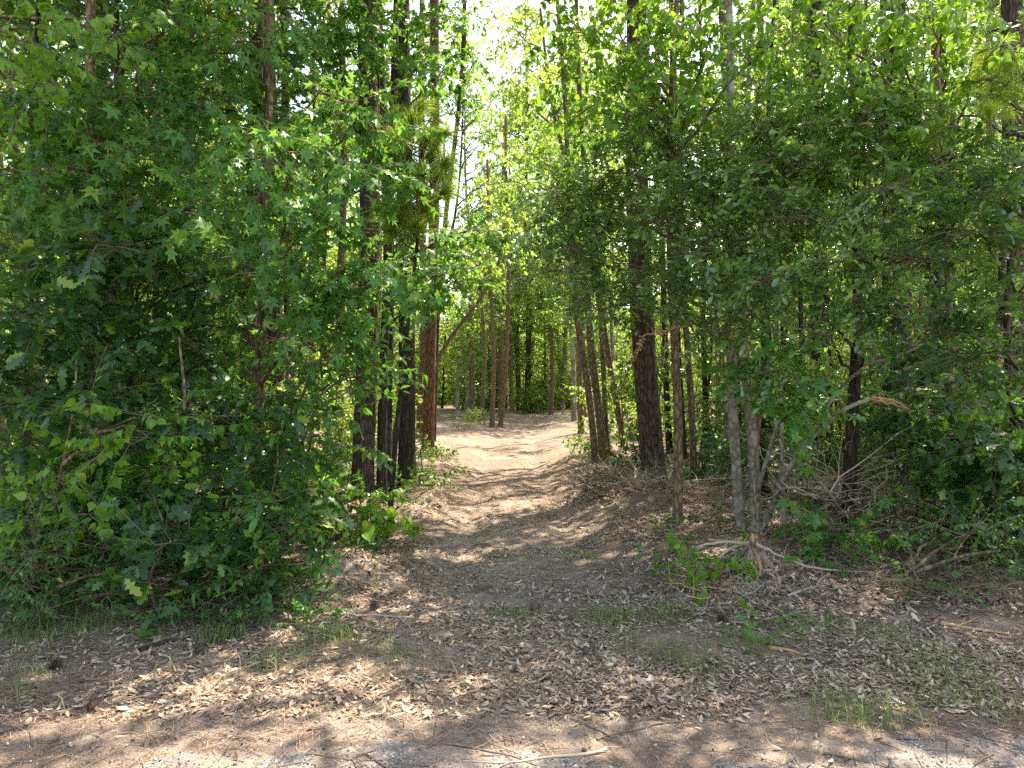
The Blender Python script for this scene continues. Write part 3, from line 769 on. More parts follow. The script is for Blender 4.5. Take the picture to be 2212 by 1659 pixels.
for q, (px, py, d, lb) in enumerate([(20, 1200, 6.2, 'dim bush closing the foot of the thicket at the left end'), (190, 1190, 6.4, 'dim bush standing behind the fine-leaved shrub'), (80, 1080, 7.0, 'dim bush behind the diamond-leaved one at the left end'), (300, 1120, 6.8, 'dim bush behind the big-leaved oak sapling'), (480, 1130, 7.2, 'dim bush behind the bright-tipped young oak'),
                                 (620, 1090, 8.0, 'dim bush behind the knotty pale stem'), (190, 1010, 8.0, 'dim taller bush in the deep shade of the left thicket'), (540, 1000, 8.6, 'dim taller bush in front of the sunlit-sided pine')]):
    x = (px - CX) / F * d
    E = [(px + R.uniform(-60, 60), py + R.uniform(-60, 60), 85, 55, d, .5, 3.6) for _ in range(4)]
    tree('shrub', lb, 'shrub', (x, d), [(x, d, .4)], (x + .05, d, at(px, py - 60, d)[2]), .015, .006, 'dark_bark', 'oak', E, 'oak', per=8, clr=(.28, .28, .18), droop=0)
# ================================================================== pine branch with needle tufts over the path side
g0 = np.array([-1.5, 8.4])
root = empty('pine_sapling', (g0[0], g0[1], float(hgt(*g0))), 'young pine with long yellow-green needle brushes between the sweetgum and the path', 'young pine')
tm = MB(); cm = MB()
Pp = curve([np.array([*g0, -.05]), np.array([-1.35, 8.2, 1.5]), hr(905, 500, 7.7), hr(915, 330, 7.6), hr(900, 210, 7.6)], 30); tube(tm, Pp, np.linspace(.035, .012, 30), 8)
TF = [(855, 300), (870, 350), (925, 310), (945, 385), (890, 270), (870, 420), (840, 470), (880, 485), (905, 455), (960, 350), (935, 250), (865, 385), (912, 380), (845, 445), (955, 420), (930, 470), (875, 315), (830, 330), (900, 500), (850, 500), (960, 290), (850, 260), (880, 330), (900, 420), (860, 450), (920, 300), (890, 360), (870, 390), (850, 340), (905, 235), (935, 340), (862, 480), (915, 430)]
for px, py in TF:
    c = at(px, py, 7.5 + R.normal() * .2); A = along(Pp, c[2] - .15)
    Q = limb(tm, A, c, .010, .005, 6, -.2)
    ax = norm((c - A) + [0, 0, .25]); k = R.integers(0, 4)
    for rep in range(3): cm.inst(SPR['needle'][(k + rep) % 4], frames(ax[None] + R.normal(size=(1, 3)) * .7, np.array([[0, 0, 1.]]), [R.uniform(1.35, 1.9)]), c[None])
tm.build('trunk', [M['dark_bark']], root, True); cm.build('crown', [M['needle'], M['twig']], root)
# pine boughs hanging in at the upper right
root, P = tree('pine_tree', 'pine with soft needle boughs hanging in at the upper right corner', 'tree', (4.9, 5.9), [(4.9, 5.9, 3)], (4.8, 5.9, 8), .09, .04, 'pine_bark', 'needle',
     [(2130, 170, 90, 40, 5.6, .4, 9), (2080, 250, 60, 35, 5.6, .4, 7), (2190, 230, 60, 50, 5.6, .4, 9), (2150, 120, 60, 30, 5.6, .3, 8), (2160, 480, 60, 80, 5.5, .4, 3)], 'needle', per=4, clr=(.22, .22, .12), droop=-.1, upper=(5, 8, 1.8, 20))

# ================================================================== leafy front, right side
tree('tallow_tree', 'bright tallow tree whose hanging heart-shaped leaves fill the top centre right', 'tree', (2.0, 8.4), [(1.9, 8.0, 3), (1.7, 7.6, 4.6)], (1.8, 7.4, 7.6), .06, .02, 'brown_bark', 'tallow',
     [(1330, 60, 110, 60, 7.0), (1450, 90, 100, 70, 6.8), (1270, 150, 60, 50, 7.2), (1380, 160, 80, 50, 7), (1560, 60, 110, 60, 6.6), (1500, 190, 70, 30, 6.8), (1250, 60, 50, 50, 7.2), (1650, 110, 80, 60, 6.4), (1340, 230, 50, 40, 7)], 'tallow', dens=6, per=8, clr=(.3, .3, .12), upper=(5.6, 8, 2.4, 22))
tree('tallow_tree', 'tallow tree with bright leaves along the top edge above the dark right thicket', 'tree', (5.0, 7.9), [(4.8, 7.6, 3)], (3.9, 6.6, 8.2), .04, .02, 'brown_bark', 'tallow',
     [(1780, 50, 120, 50, 6.2), (1900, 40, 120, 50, 6.0), (2040, 60, 110, 60, 5.9), (2100, 130, 60, 50, 5.9), (1950, 140, 90, 50, 6), (1870, 180, 50, 50, 6.1), (1985, 260, 50, 50, 6.1)], 'tallow', dens=6, per=8, clr=(.3, .3, .12), upper=(5.4, 8.4, 2.4, 24))
tree('laurel_oak_tree', 'dense glossy oak crowding the right side above the arching stem', 'tree', (3.9, 8.0), [(3.85, 7.8, 2.5)], (3.7, 7.4, 8), .08, .02, 'dark_bark', 'laurel',
     [(1850, 330, 150, 90, 6.4), (1830, 450, 170, 80, 6.2), (1990, 420, 130, 90, 6.2), (1880, 570, 170, 70, 6.1), (1760, 600, 130, 60, 6.2), (2040, 540, 120, 70, 6), (1760, 230, 110, 80, 6.6), (1930, 240, 90, 60, 6.4), (1750, 700, 110, 45, 6.4), (1900, 690, 130, 50, 6.2), (2000, 330, 110, 60, 6.2)],
     'laurel', dens=5.5, per=10, droop=.1, upper=(4.6, 8, 2.6, 30))
tree('laurel_oak_tree', 'shaded oak overhanging the far right edge of the wood', 'tree', (5.2, 7.0), [(5.1, 6.8, 2)], (4.8, 6.4, 7), .06, .02, 'dark_bark', 'laurel',
     [(2120, 400, 100, 90, 5.8), (2150, 560, 100, 80, 5.7), (2090, 680, 120, 70, 5.8), (2170, 760, 80, 70, 5.6), (2080, 800, 90, 50, 5.9), (2190, 330, 60, 70, 5.8)], 'oak', dens=6.5, per=11, droop=.05)
tree('oak_tree', 'dark thicket oak reaching to the ground at the far right', 'tree', (5.6, 7.8), [(5.5, 7.6, 1)], (5.2, 7.2, 5), .05, .015, 'dark_bark', 'oak',
     [(2130, 900, 110, 80, 6.6), (2040, 960, 90, 70, 7.2), (2150, 1020, 100, 80, 6.5), (2060, 1090, 90, 60, 7.0), (2180, 1120, 70, 60, 6.3), (2000, 860, 70, 60, 7.4)], 'oak', dens=5.5, per=9, clr=(.3, .3, .18), droop=0)
tree('sweetgum_sapling', 'sweetgum sapling with bright star leaves in front of the double trunk', 'sapling', (2.45, 6.9), [(2.45, 6.9, 1)], (2.4, 6.8, 2.1), .015, .006, 'brown_bark', 'gum',
     [(1685, 880, 30, 35, 6.6, .2, 9), (1670, 825, 35, 25, 6.6, .25, 8), (1640, 780, 40, 30, 6.7, .3, 8)], 'gum', per=6, clr=(.2, .2, .10))
tree('sweetgum_sapling', 'low sweetgum sapling among the dead brush right of the double trunk', 'sapling', gp(1800, 1215), [hr(1800, 1170, 6.9)], hr(1790, 1060, 6.9), .012, .005, 'brown_bark', 'gum',
     [(1800, 1160, 60, 40, 6.8, .3, 7), (1870, 1200, 50, 30, 6.7, .3, 7), (1740, 1190, 40, 30, 6.8, .3, 6)], 'gum', per=5, clr=(.2, .2, .10))
tree('shrub', 'fine-leaved green bush at the litter edge on the right', 'shrub', gp(1960, 1290), [hr(1962, 1270, 5.9)], hr(1965, 1200, 5.9), .012, .005, 'brown_bark', 'smallelm',
     [(1960, 1220, 55, 55, 5.9, .3), (2080, 1180, 80, 60, 6.0, .4), (2160, 1190, 70, 60, 5.8, .4), (2020, 1160, 60, 40, 6.2, .3)], 'elm', dens=13, per=9, clr=(.18, .18, .12), droop=0)
tree('shrub', 'light green shrub among leaf litter in front of the uprooted stump', 'shrub', gp(1550, 1275), [hr(1552, 1260, 6.0)], hr(1555, 1225, 6.0), .008, .004, 'brown_bark', 'tallow',
     [(1565, 1235, 40, 18, 6.0, .2, 14), (1510, 1215, 30, 16, 6.1, .2, 10)], 'tallow', per=4, clr=(.12, .12, .06))
for q, (px, py, d, rx, lb) in enumerate([(1980, 1000, 8.6, 80, 'dense dark bush behind the dead brush right of the massive pine'), (2120, 960, 8.0, 90, 'dense dark bush filling the shade at the right end of the wood'), (1850, 960, 9.6, 70, 'dark leafy bush between the arching stem and the massive pine'),
                                     (2000, 820, 8.4, 90, 'drooping leafy understorey tree over the dense dark bushes on the right'), (1730, 1060, 9.4, 60, 'shaded bush seen through the gap between the grey stems'), (2170, 1080, 7.0, 60, 'bush in deep shade above the fine-leaved one at the right end'),
                                     (1650, 930, 10.4, 60, 'leafy young tree directly behind the double grey trunk'), (1560, 1010, 12, 50, 'bush in the lit strip left of the double grey trunk'), (1380, 1000, 14, 30, 'bush between the stout pine and the three leaning stems')]):
    x = (px - CX) / F * d
    E = [(px + R.uniform(-rx, rx) * .7, py + R.uniform(-70, 70), rx, 55, d, .6, 3.2) for _ in range(4)]
    tree('shrub', lb, 'shrub', (x, d), [(x, d, .4)], (x + .05, d, at(px, py - 70, d)[2]), .015, .006, 'dark_bark', 'oak' if q % 2 else 'elm', E, 'oak', per=8, clr=(.3, .3, .16), droop=.05)
# understory of small trees in the sunlit strip behind the right front
for q, (px, py, d, rx, lb) in enumerate([(1340, 830, 16, 70, 'feathery young tree with pale leaves behind the three leaning stems'), (1420, 780, 14, 60, 'leafy branches of a young tree overlapping the stout pine'),
                                     (1310, 960, 16.5, 60, 'low green bush at the foot of the three leaning stems'), (1500, 850, 17, 80, 'sunlit young tree between the stout pine and the double trunk'),
                                     (1560, 700, 15, 90, 'sunlit young tree behind the double trunk'), (1250, 690, 20, 50, 'pale young tree on the right edge of the clearing'),
                                     (930, 1010, 16, 30, 'small bush at the foot of the reddish pine'), (905, 1040, 11.5, 28, 'low leafy seedling right of the straight dark pine')]):
    x = (px - CX) / F * d
    low = py > 940
    E = [(px + R.uniform(-rx, rx) * .5, py + R.uniform(-35, 35), rx * .6, 22 if low else 35, d, .6, 1.8 if not low else 3.5) for _ in range(4 if not low else 3)]
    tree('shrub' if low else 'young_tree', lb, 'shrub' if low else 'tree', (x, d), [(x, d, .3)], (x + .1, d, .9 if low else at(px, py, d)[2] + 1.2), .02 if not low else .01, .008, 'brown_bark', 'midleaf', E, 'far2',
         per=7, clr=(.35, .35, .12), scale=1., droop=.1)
for q, (px, d, lb) in enumerate([(1650, 10.5, 'shaded understorey oak behind the arching stem'), (1850, 10, 'shaded understorey oak beside the massive dark pine'), (2020, 9.5, 'shaded understorey oak behind the glossy right crown'),
                                 (2160, 9.8, 'shaded understorey oak at the far right behind the needle boughs'), (1730, 13, 'farther understorey oak on the right in shade')]):
    x = (px - CX) / F * d
    E = [(px + R.uniform(-80, 80), y_ + R.uniform(-20, 20), R.uniform(80, 120), R.uniform(40, 60), d + R.uniform(-.5, .5), .8, 2.2) for y_ in range(120, 900 if px > 1800 else 800, 110)]
    tree('oak_tree', lb, 'tree', (x, d), [(x, d, 3)], (x + .2, d, 8.5), .06, .02, 'dark_bark', 'laurel', E, 'laurel', per=8, clr=(.4, .4, .2), droop=.1, scale=1.15, upper=(5.5, 9, 2.2, 14))


# ================================================================== trees of the wood beyond
def proto(name, cat, label, group, H, r0, z0, rad, ncl, per, species, leafmat, bark, lean=.2, flat=.45, cl=.7, scale=1., dead=4, two=False):
    root = empty(name, (0, 0, 0), label, cat, group)
    P = trunk_path([np.array([0, 0, -.15]), np.array([R.normal() * lean * .5, R.normal() * lean * .5, H * .4])], np.array([R.normal() * lean, R.normal() * lean, H]), 18, .03)
    P = curve(P, 26); t = MB(); s = np.linspace(0, 1, 26)
    tube(t, P, r0 * (1 - .8 * s) + r0 * .3 * np.exp(-(P[:, 2] + .1) / .25), 9, 0, .03)
    c = MB()
    for _ in range(ncl):
        z = z0 + (H * 1.02 - z0) * R.uniform() ** .9; f = (z - z0) / (H - z0); rl = rad * max(.15, math.sin(math.pi * min(1, .15 + .82 * f)) ** .7)
        a = R.uniform(0, 6.28); q_ = rl * math.sqrt(R.uniform(.02, 1))
        A = along(P, min(max(z - .4 * q_, .2), H * .97)); q = np.array([A[0] + q_ * math.cos(a), A[1] + q_ * math.sin(a), z])
        limb(t, A, q, min(r0 * .3, .03), .006, 5)
        clump(c, q, (cl, cl, cl * flat), per, SPR[species], .15 if species != 'farneedle' else -.3, scale=scale, twr=.006)
    for _ in range(dead):
        A = along(P, R.uniform(1, max(z0, 1.5))); a = R.uniform(0, 6.28); limb(t, A, A + np.array([math.cos(a), math.sin(a), R.uniform(-.2, .4)]) * R.uniform(.4, 1.3), .01, .003, 5)
    t.build('trunk', [M[bark]], root, True); c.build('crown', [M[leafmat], M['twig']], root)
    return root


GB = 'trees of the wood around the clearing'
PR = {
    'pine': [proto('pine_tree', 'tree', 'tall straight pine in the wood around the sunlit clearing', GB, H, r, H * .58, 2.4, 46, 7, 'farneedle', 'needle', b, .3, .6, .55, 1.1, 8) for H, r, b in ((21, .17, 'pine_bark'), (18, .13, 'brown_bark'))],
    'tall': [proto('hardwood_tree', 'tree', 'leafy tall hardwood in the wood around the sunlit clearing', GB, H, r, z0, rad, n, 9, 'far', m, b, .5, .5, .8, 1.15) for H, r, z0, rad, n, m, b in
             ((16, .14, 5, 2.8, 95, 'far', 'brown_bark'), (19, .13, 7, 3.0, 100, 'far', 'grey_bark'), (13, .10, 4, 2.3, 70, 'far', 'brown_bark'), (17, .12, 3.5, 2.5, 100, 'far', 'grey_bark'))],
    'mid': [proto('understorey_tree', 'tree', 'light green understorey tree in the wood around the sunlit clearing', GB, H, r, z0, rad, n, 8, 'midleaf', m, b, .6, .35, .6, 1.15) for H, r, z0, rad, n, m, b in
            ((7, .06, 1.6, 1.8, 55, 'far', 'brown_bark'), (5.5, .045, 1.0, 1.6, 45, 'far', 'grey_bark'), (8.5, .07, 2.4, 1.9, 60, 'far', 'dark_bark'))],
    'pole': [proto('young_tree', 'tree', 'thin pole-like young tree around the sunlit clearing', GB, H, r, z0, rad, n, 7, 'midleaf', 'far', b, .9, .4, .5, 1.1, 6) for H, r, z0, rad, n, b in
             ((9, .055, 3.2, 1.0, 24, 'brown_bark'), (11, .07, 4, 1.2, 28, 'grey_bark'), (8, .04, 2.2, .9, 20, 'dark_bark'))],
    'bush': [proto('bush', 'bush', 'leafy bush on the floor of the wood around the clearing', 'bushes around the clearing', H, .02, .1, rad, n, 8, 'midleaf', m, 'brown_bark', .1, .5, .4, 1.0, 0) for H, rad, n, m in
             ((1.3, .9, 20, 'far'), (2.2, 1.2, 34, 'far'), (1.0, .7, 14, 'far'))],
}
used = {}


def plant(kind, x, y, s=1., rz=None, label=None, idx=None):
    L = PR[kind]; i = R.integers(len(L)) if idx is None else idx
    rz = R.uniform(0, 6.28) if rz is None else rz
    z = float(hgt(x, y)); o = L[i]
    if (kind, i) not in used:
        used[(kind, i)] = 1; o.location = (x, y, z); o.rotation_euler = (0, 0, rz); o.scale = (s, s, s)
        # parts are in local space of the prototype (built at the origin)
        if label: o['label'] = label
        return o
    c = o.copy(); col.objects.link(c); c.location = (x, y, z); c.rotation_euler = (0, 0, rz); c.scale = (s, s, s)
    c['label'] = label or BASE[(kind, i)]
    for ch in KIDS[(kind, i)]:
        d = ch.copy(); col.objects.link(d); d.parent = c
    return c


KIDS = {(k, i): [c for c in col.objects if c.parent == o] for k, L in PR.items() for i, o in enumerate(L)}
BASE = {(k, i): o['label'] for k, L in PR.items() for i, o in enumerate(L)}
# the island of trees in the middle of the clearing
for px, py, w_, ways, tp_, bk, H_, lb in [
    (1083, 905, 15, [(1082, 750), (1086, 560)], 1088, 'brown_bark', 14, 'thickest trunk of the cluster standing in the clearing, orange at its foot'),
    (1063, 926, 11, [(1066, 800), (1062, 640), (1056, 520)], 1050, 'brown_bark', 11, 'slim stem at the front of the cluster in the clearing'),
    (1080, 924, 11, [(1094, 830), (1096, 700), (1098, 540)], 1092, 'brown_bark', 13, 'dark stem leaning right at the front of the cluster in the clearing'),
    (1040, 914, 10, [(1048, 800), (1042, 700), (1036, 560)], 1030, 'brown_bark', 9, 'thin stem behind a small bush in the clearing cluster'),
    (1020, 910, 10, [(1021, 800), (1018, 680), (1014, 600)], 1010, 'brown_bark', 9, 'first thin stem left of the cluster in the clearing'),
    (991, 906, 10, [(986, 850), (988, 800), (1000, 740)], 1012, 'grey_bark', 6, 'crooked low stem at the left of the clearing cluster'),
    (1106, 893, 9, [(1104, 800), (1104, 700)], 1108, 'brown_bark', 10, 'thin stem right of the clearing cluster'),
    (1228, 886, 10, [(1222, 850), (1212, 800)], 1195, 'brown_bark', 8, 'pale leaning stem at the right end of the clearing')]:
    trunk_tree('young_tree', lb, 'tree', px, py, w_, ways, tp_, H_, bk, (H_ * .42, H_, 1.6, 26), 'far', 'far', [], flare=.3, taper=.5, extra=stubs(5, 1, 4, .8, .012))
for kd, px, py, s, ix, lb in [
    ('bush', 1030, 918, .6, 2, 'small bush at the foot of the clearing cluster'),
    ('tall', 1190, 898, 1.0, 0, 'leaning leafy hardwood on the far right of the clearing track'),
    ('pine', 1145, 886, 1.05, 0, 'tall pine beyond the end of the clearing track'),
    ('pine', 1060, 884, .95, 1, 'tall pine beyond the left part of the clearing'),
    ('tall', 1010, 892, 1.25, 1, 'very tall leafy hardwood over the left part of the clearing'),
    ('tall', 1120, 888, 1.3, 0, 'very tall leafy hardwood filling the middle of the gap above the track'),
    ('tall', 1215, 890, 1.35, 3, 'very tall leafy hardwood above the right end of the track'),
    ('tall', 1075, 886, 1.15, 2, 'hardwood behind the clearing cluster'),
    ('tall', 1262, 905, 1.05, 0, 'bright leafy hardwood behind the upright brown stem'),
    ('tall', 1240, 915, .9, 1, 'tall yellow-green hardwood on the right edge of the clearing'),
    ('tall', 1170, 889, .8, 2, 'shorter hardwood at the end of the clearing track')]:
    g = gp(px, py); plant(kd, g[0], g[1], s, label=lb, idx=ix)
taken = [gp(1083, 903)]


def region(n, xr_, yr_, kinds, pw, sr=(.85, 1.2), mind=1.1, avoid=True):
    c = 0; tries = 0
    while c < n and tries < n * 60:
        tries += 1
        x = R.uniform(*xr_); y = R.uniform(*yr_)
        if abs(x) > .80 * y + 3.5: continue
        if avoid and abs(x - path_c(y)) < np.interp(y, [12, 18, 22, 40, 44], [3.6, 5.0, 6.5, 6.5, 2.0]): continue
        if any((x - t[0]) ** 2 + (y - t[1]) ** 2 < mind ** 2 for t in taken): continue
        taken.append((x, y)); plant(R.choice(kinds, p=pw), x, y, R.uniform(*sr)); c += 1


KD = ['pine', 'tall', 'mid', 'pole', 'bush']
# sides close behind the front, then the far wood all round
region(12, (-15, -3.0), (11.5, 20), KD, [.2, .1, .2, .45, .05])
region(12, (3.2, 15), (12.5, 20), KD, [.15, .1, .2, .5, .05])
region(25, (-32, -5), (20, 44), KD, [.1, .45, .3, .05, .1])
region(25, (5, 32), (20, 44), KD, [.1, .45, .3, .05, .1])
region(52, (-38, 38), (45, 58), KD, [.12, .4, .25, .13, .1], (.9, 1.3), 1.4, False)
region(56, (-14, 14), (43, 50), ['bush', 'mid', 'pole'], [.62, .26, .12], (.9, 1.3), .8, False)
region(14, (-12, -2.5), (9.5, 18), ['bush', 'pole'], [.4, .6], (.7, 1.1), .7)
region(16, (2.5, 12), (11, 20), ['bush', 'pole'], [.4, .6], (.7, 1.1), .7)
region(16, (3.6, 13), (13.5, 24), ['bush', 'mid', 'pole'], [.6, .25, .15], (.7, 1.1), .6, False)
region(16, (-13, -3.2), (12, 24), ['bush', 'mid', 'pole'], [.6, .25, .15], (.7, 1.1), .6, False)
for k, L in PR.items():
    for i, o in enumerate(L):
        if (k, i) not in used:
            for ch in KIDS[(k, i)]: bpy.data.objects.remove(ch)
            bpy.data.objects.remove(o)

E = [(1120, 130, 90, 60, 17.5, .9), (1200, 230, 80, 70, 17, .9), (1130, 330, 60, 50, 17.5, .9), (1190, 400, 80, 60, 17, .9), (1240, 320, 60, 70, 16.5, .9), (1120, 470, 60, 40, 17.5, .8), (1210, 520, 70, 50, 17, .8), (1170, 60, 70, 50, 17.5, .8), (1100, 60, 50, 50, 17.5, .8), (1130, 20, 70, 40, 17.5, .8), (1090, 200, 50, 60, 17.5, .8), (1160, 160, 80, 60, 17.5, .8), (1080, 380, 50, 50, 18, .8), (1250, 200, 70, 70, 17, .8), (1240, 90, 70, 60, 17, .8)]
tree('hardwood_tree', 'forked hardwood leaning left over the track with translucent yellow-green leaves', 'tree', (2.9, 17.5), [at(1290, 640, 17.4), at(1240, 400, 17.2), at(1195, 240, 17.2)], at(1165, 20, 17), .09, .03, 'brown_bark',
     'midleaf', E, 'far', dens=1.9, per=8, clr=(.5, .5, .2), limb_r=.03)
E = [(1020, 330, 45, 60, 21, .9), (1000, 450, 50, 50, 21, .9), (1060, 480, 50, 40, 21, .9), (990, 560, 60, 40, 20, .9), (1065, 560, 50, 40, 20, .9), (1000, 210, 40, 50, 21, .9), (1035, 250, 40, 50, 21, .9), (1030, 130, 40, 40, 21, .9), (1050, 400, 50, 50, 21, .9), (985, 90, 40, 60, 21, .9), (1080, 500, 50, 40, 21, .9)]
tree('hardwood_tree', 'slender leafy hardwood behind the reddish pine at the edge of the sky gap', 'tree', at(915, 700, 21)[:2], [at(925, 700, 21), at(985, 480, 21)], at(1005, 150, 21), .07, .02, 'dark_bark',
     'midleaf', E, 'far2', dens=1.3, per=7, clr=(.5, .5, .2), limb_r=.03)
# the wood carries on behind as one mass
c = MB()
for _ in range(1500):
    a = R.uniform(-.95, .95); d = R.uniform(58, 76)
    x, y = math.tan(a) * d * .9, d
    clump(c, np.array([x, y, R.uniform(.3, 13 + 3 * math.sin(x * .35))]), (1.6, 1.6, .8), 9, SPR['bigfar'], .1, scale=2.2, twr=.01)
for _ in range(700):
    d = R.uniform(55, 66); x = R.uniform(-30, 30)
    clump(c, np.array([x, d, R.uniform(.2, 6)]), (1.3, 1.3, .7), 9, SPR['bigfar'], .1, scale=1.5, twr=.01)
for sgn in (-1, 1):
    for _ in range(380):
        y = R.uniform(10, 60); x = sgn * (.82 * y + R.uniform(3, 9))
        clump(c, np.array([x, y, R.uniform(.3, 11)]), (1.2, 1.2, .6), 9, SPR['bigfar'], .1, scale=1.6, twr=.01)
tag(c.build('far_forest', [M['far'], M['twig']]), 'wood closing in far behind and beside the clearing', None, None, 'stuff')

# ================================================================== forest floor
def drop(mbx, tpls, x, y, size, tilt=.35, lift=.006):
    n = len(x)
    e = .03; nx_ = (hgt(x - e, y) - hgt(x + e, y)) / (2 * e); ny_ = (hgt(x, y - e) - hgt(x, y + e)) / (2 * e)
    up = np.stack([nx_, ny_, np.ones(n)], 1) + R.normal(size=(n, 3)) * tilt * .6; up[:, 2] = np.abs(up[:, 2]) + .3
    up[R.random(n) < .45] *= [1, 1, -1]
    a = R.uniform(0, 6.28, n); d = np.stack([np.cos(a), np.sin(a), 0 * a], 1); d -= norm(up) * np.sum(d * norm(up), 1, keepdims=True)
    Mx = frames(d, up, size); k = R.integers(0, len(tpls), n)
    T = np.stack([x, y, hgt(x, y) + lift + R.uniform(0, .012, n)], 1)
    for q in range(len(tpls)):
        s = k == q; mbx.inst([tpls[q]], Mx[s], T[s])


dl = [strip_leaf([(0, .01), (.22, .15), (.36, .12), (.55, .23), (.68, .15), (.82, .17), (1, 0)], f, dr, cu) for f, dr, cu in ((.15, .12, 0), (.4, -.2, .8), (-.15, .25, 0), (.05, .05, .4))]
dl += [strip_leaf([(0, .01), (.3, .09), (.65, .10), (1, 0)], f, dr, 0) for f, dr in ((.3, .15), (.5, -.2), (.2, .3), (.4, -.3))]
dl += [strip_leaf([(0, .0), (.25, .17), (.6, .17), (1, 0)], f, dr, 0) for f, dr in ((.2, .2), (.1, -.15), (.5, .4), (-.3, .25))]
dl = [(v - [.5, 0, 0], f, 0) for v, f in dl]
M['litter'] = island_mat('dead_leaf_litter', [(0, (.085, .052, .036)), (.3, (.22, .148, .102)), (.62, (.36, .272, .205)), (.92, (.48, .39, .305)), (1, (.58, .49, .36))], .75, .25, .12)


def lit_density(x, y):
    c = np.abs(x - path_c(y)); on = np.exp(-(c / 1.15) ** 4)
    d = np.where(y < 3.7, .12, 1.) * (.5 + .62 * np.sin(x * 1.7 + 1.3 * np.sin(y * 2.1)) * np.sin(y * 3.3 + x) + .25 * np.sin(x * 6.1 + 2 * np.sin(y * 5.3)) * np.sin(y * 7.7 - x * 2))
    d = np.where(y > 5.3, d * (1 - .6 * on), d)
    d = np.where((x < -.6) & (y < 5.4), d * .62, d)
    d = np.where((x > .2) & (y < 6.2) & (y > 3.75), d * 1.5, d)
    return np.clip(d, .03, 1.2) * np.interp(y, [2.6, 3.45, 3.75, 4.0], [.05, .06, .5, 1])


def scatter(n, y0, y1, pw=1.):
    """more per square metre near the camera"""
    u = R.uniform(size=n); y = y0 * (y1 / y0) ** (u ** pw); x = R.uniform(-1, 1, n) * (.80 * y + .6)
    keep = R.uniform(size=n) < lit_density(x, y) / 1.2
    return x[keep], y[keep]


mb = MB(); x, y = scatter(260000, 2.7, 17)
drop(mb, dl, x, y, np.clip(R.lognormal(-3.12, .32, len(x)), .02, .08), .26, .004)
x, y = scatter(90000, 3.0, 15); drop(mb, dl[4:], x, y, R.uniform(.008, .026, len(x)), .4, .003)
for bx, by, br in BASES:
    n = int(40 + 900 * br); a = R.uniform(0, 6.28, n); rr = br + R.exponential(.16, n); drop(mb, dl, bx + rr * np.cos(a), by + rr * np.sin(a), R.uniform(.03, .07, n), .6, .015)
x, y = scatter(16000, 7, 30, 1.1); drop(mb, dl, x, y, R.uniform(.04, .08, len(x)), .5)
for px, py, n, s in [(1650, 1270, 500, .6), (1330, 1090, 700, .45), (2050, 1300, 700, .6), (1560, 1250, 500, .5), (1450, 1150, 500, .5), (900, 1100, 300, .3), (760, 1240, 260, .3)]:
    g = gp(px, py); x = g[0] + R.normal(size=n) * s; y = g[1] + R.normal(size=n) * s * .6; drop(mb, dl, x, y, R.uniform(.04, .09, n), .8, .02)
tag(mb.build('leaf_litter', [M['litter']]), 'dry tan oak leaves strewn over the verge and forest floor', None, None, 'stuff')

# pine straw
mb = MB(); n = 60000
u = R.uniform(size=n); y = 2.7 * (15 / 2.7) ** u; x = R.uniform(-1, 1, n) * (.8 * y + .5)
k_ = R.uniform(size=n) < np.interp(y, [3.4, 3.7], [.12, 1]) * np.where((x < -.4) | (y > 7), 1, .45); x = x[k_]; y = y[k_]; n = len(x)
a = R.uniform(0, 6.28, n); L_ = R.uniform(.05, .17, n); wd = .0005 + .00017 * y
z0 = hgt(x, y) + .004 + R.uniform(0, .012, n); x1 = x + np.cos(a) * L_; y1 = y + np.sin(a) * L_; z1 = hgt(x1, y1) + .004 + R.uniform(0, .014, n)
A = np.stack([x, y, z0], 1); B = np.stack([x1, y1, z1], 1); S = np.stack([-np.sin(a), np.cos(a), 0 * a], 1) * wd[:, None]
mid = (A + B) / 2 + S * R.normal(size=(n, 1)) * 8
V = np.stack([A - S, A + S, mid + S, mid - S, B + S * .5, B - S * .5], 1).reshape(-1, 3); o_ = np.arange(n)[:, None] * 6
mb.add(V, np.concatenate([o_ + [0, 1, 2, 3], o_ + [3, 2, 4, 5]]))
M['straw'] = island_mat('pine_straw', [(0, (.14, .08, .055)), (.6, (.30, .20, .14)), (1, (.46, .37, .28))], .6)
tag(mb.build('pine_straw_litter', [M['straw']]), 'fallen reddish pine needles over the dirt', None, None, 'stuff')

# loose gravel along the road edge and crumbs of earth on the track
mb = MB(); t_ = (1 + 5 ** .5) / 2
IV = norm(np.array([[-1, t_, 0], [1, t_, 0], [-1, -t_, 0], [1, -t_, 0], [0, -1, t_], [0, 1, t_], [0, -1, -t_], [0, 1, -t_], [t_, 0, -1], [t_, 0, 1], [-t_, 0, -1], [-t_, 0, 1.]]))
IF = np.array([[0, 11, 5], [0, 5, 1], [0, 1, 7], [0, 7, 10], [0, 10, 11], [1, 5, 9], [5, 11, 4], [11, 10, 2], [10, 7, 6], [7, 1, 8], [3, 9, 4], [3, 4, 2], [3, 2, 6], [3, 6, 8], [3, 8, 9], [4, 9, 5], [2, 4, 11], [6, 2, 10], [8, 6, 7], [9, 8, 1]])
ST = [(IV * [1, .8, .6] + R.normal(size=IV.shape) * .14, IF, 0) for _ in range(4)]
n = 9000; x = R.uniform(-3.2, 3.2, n); y = 3.0 + np.abs(R.normal(size=n)) * .38; y[:2200] = R.uniform(5, 13, 2200); x[:2200] = path_c(y[:2200]) + R.normal(size=2200) * .8
sz = R.lognormal(-5.75, .45, n) * np.where(y > 5, 1.7, 1.)
Mx = frames(R.normal(size=(n, 3)) * [1, 1, .3], np.tile([0, 0, 1.], (n, 1)) + R.normal(size=(n, 3)) * .2, sz); T = np.stack([x, y, hgt(x, y) + .006 + sz * .2], 1); k = R.integers(0, 4, n)
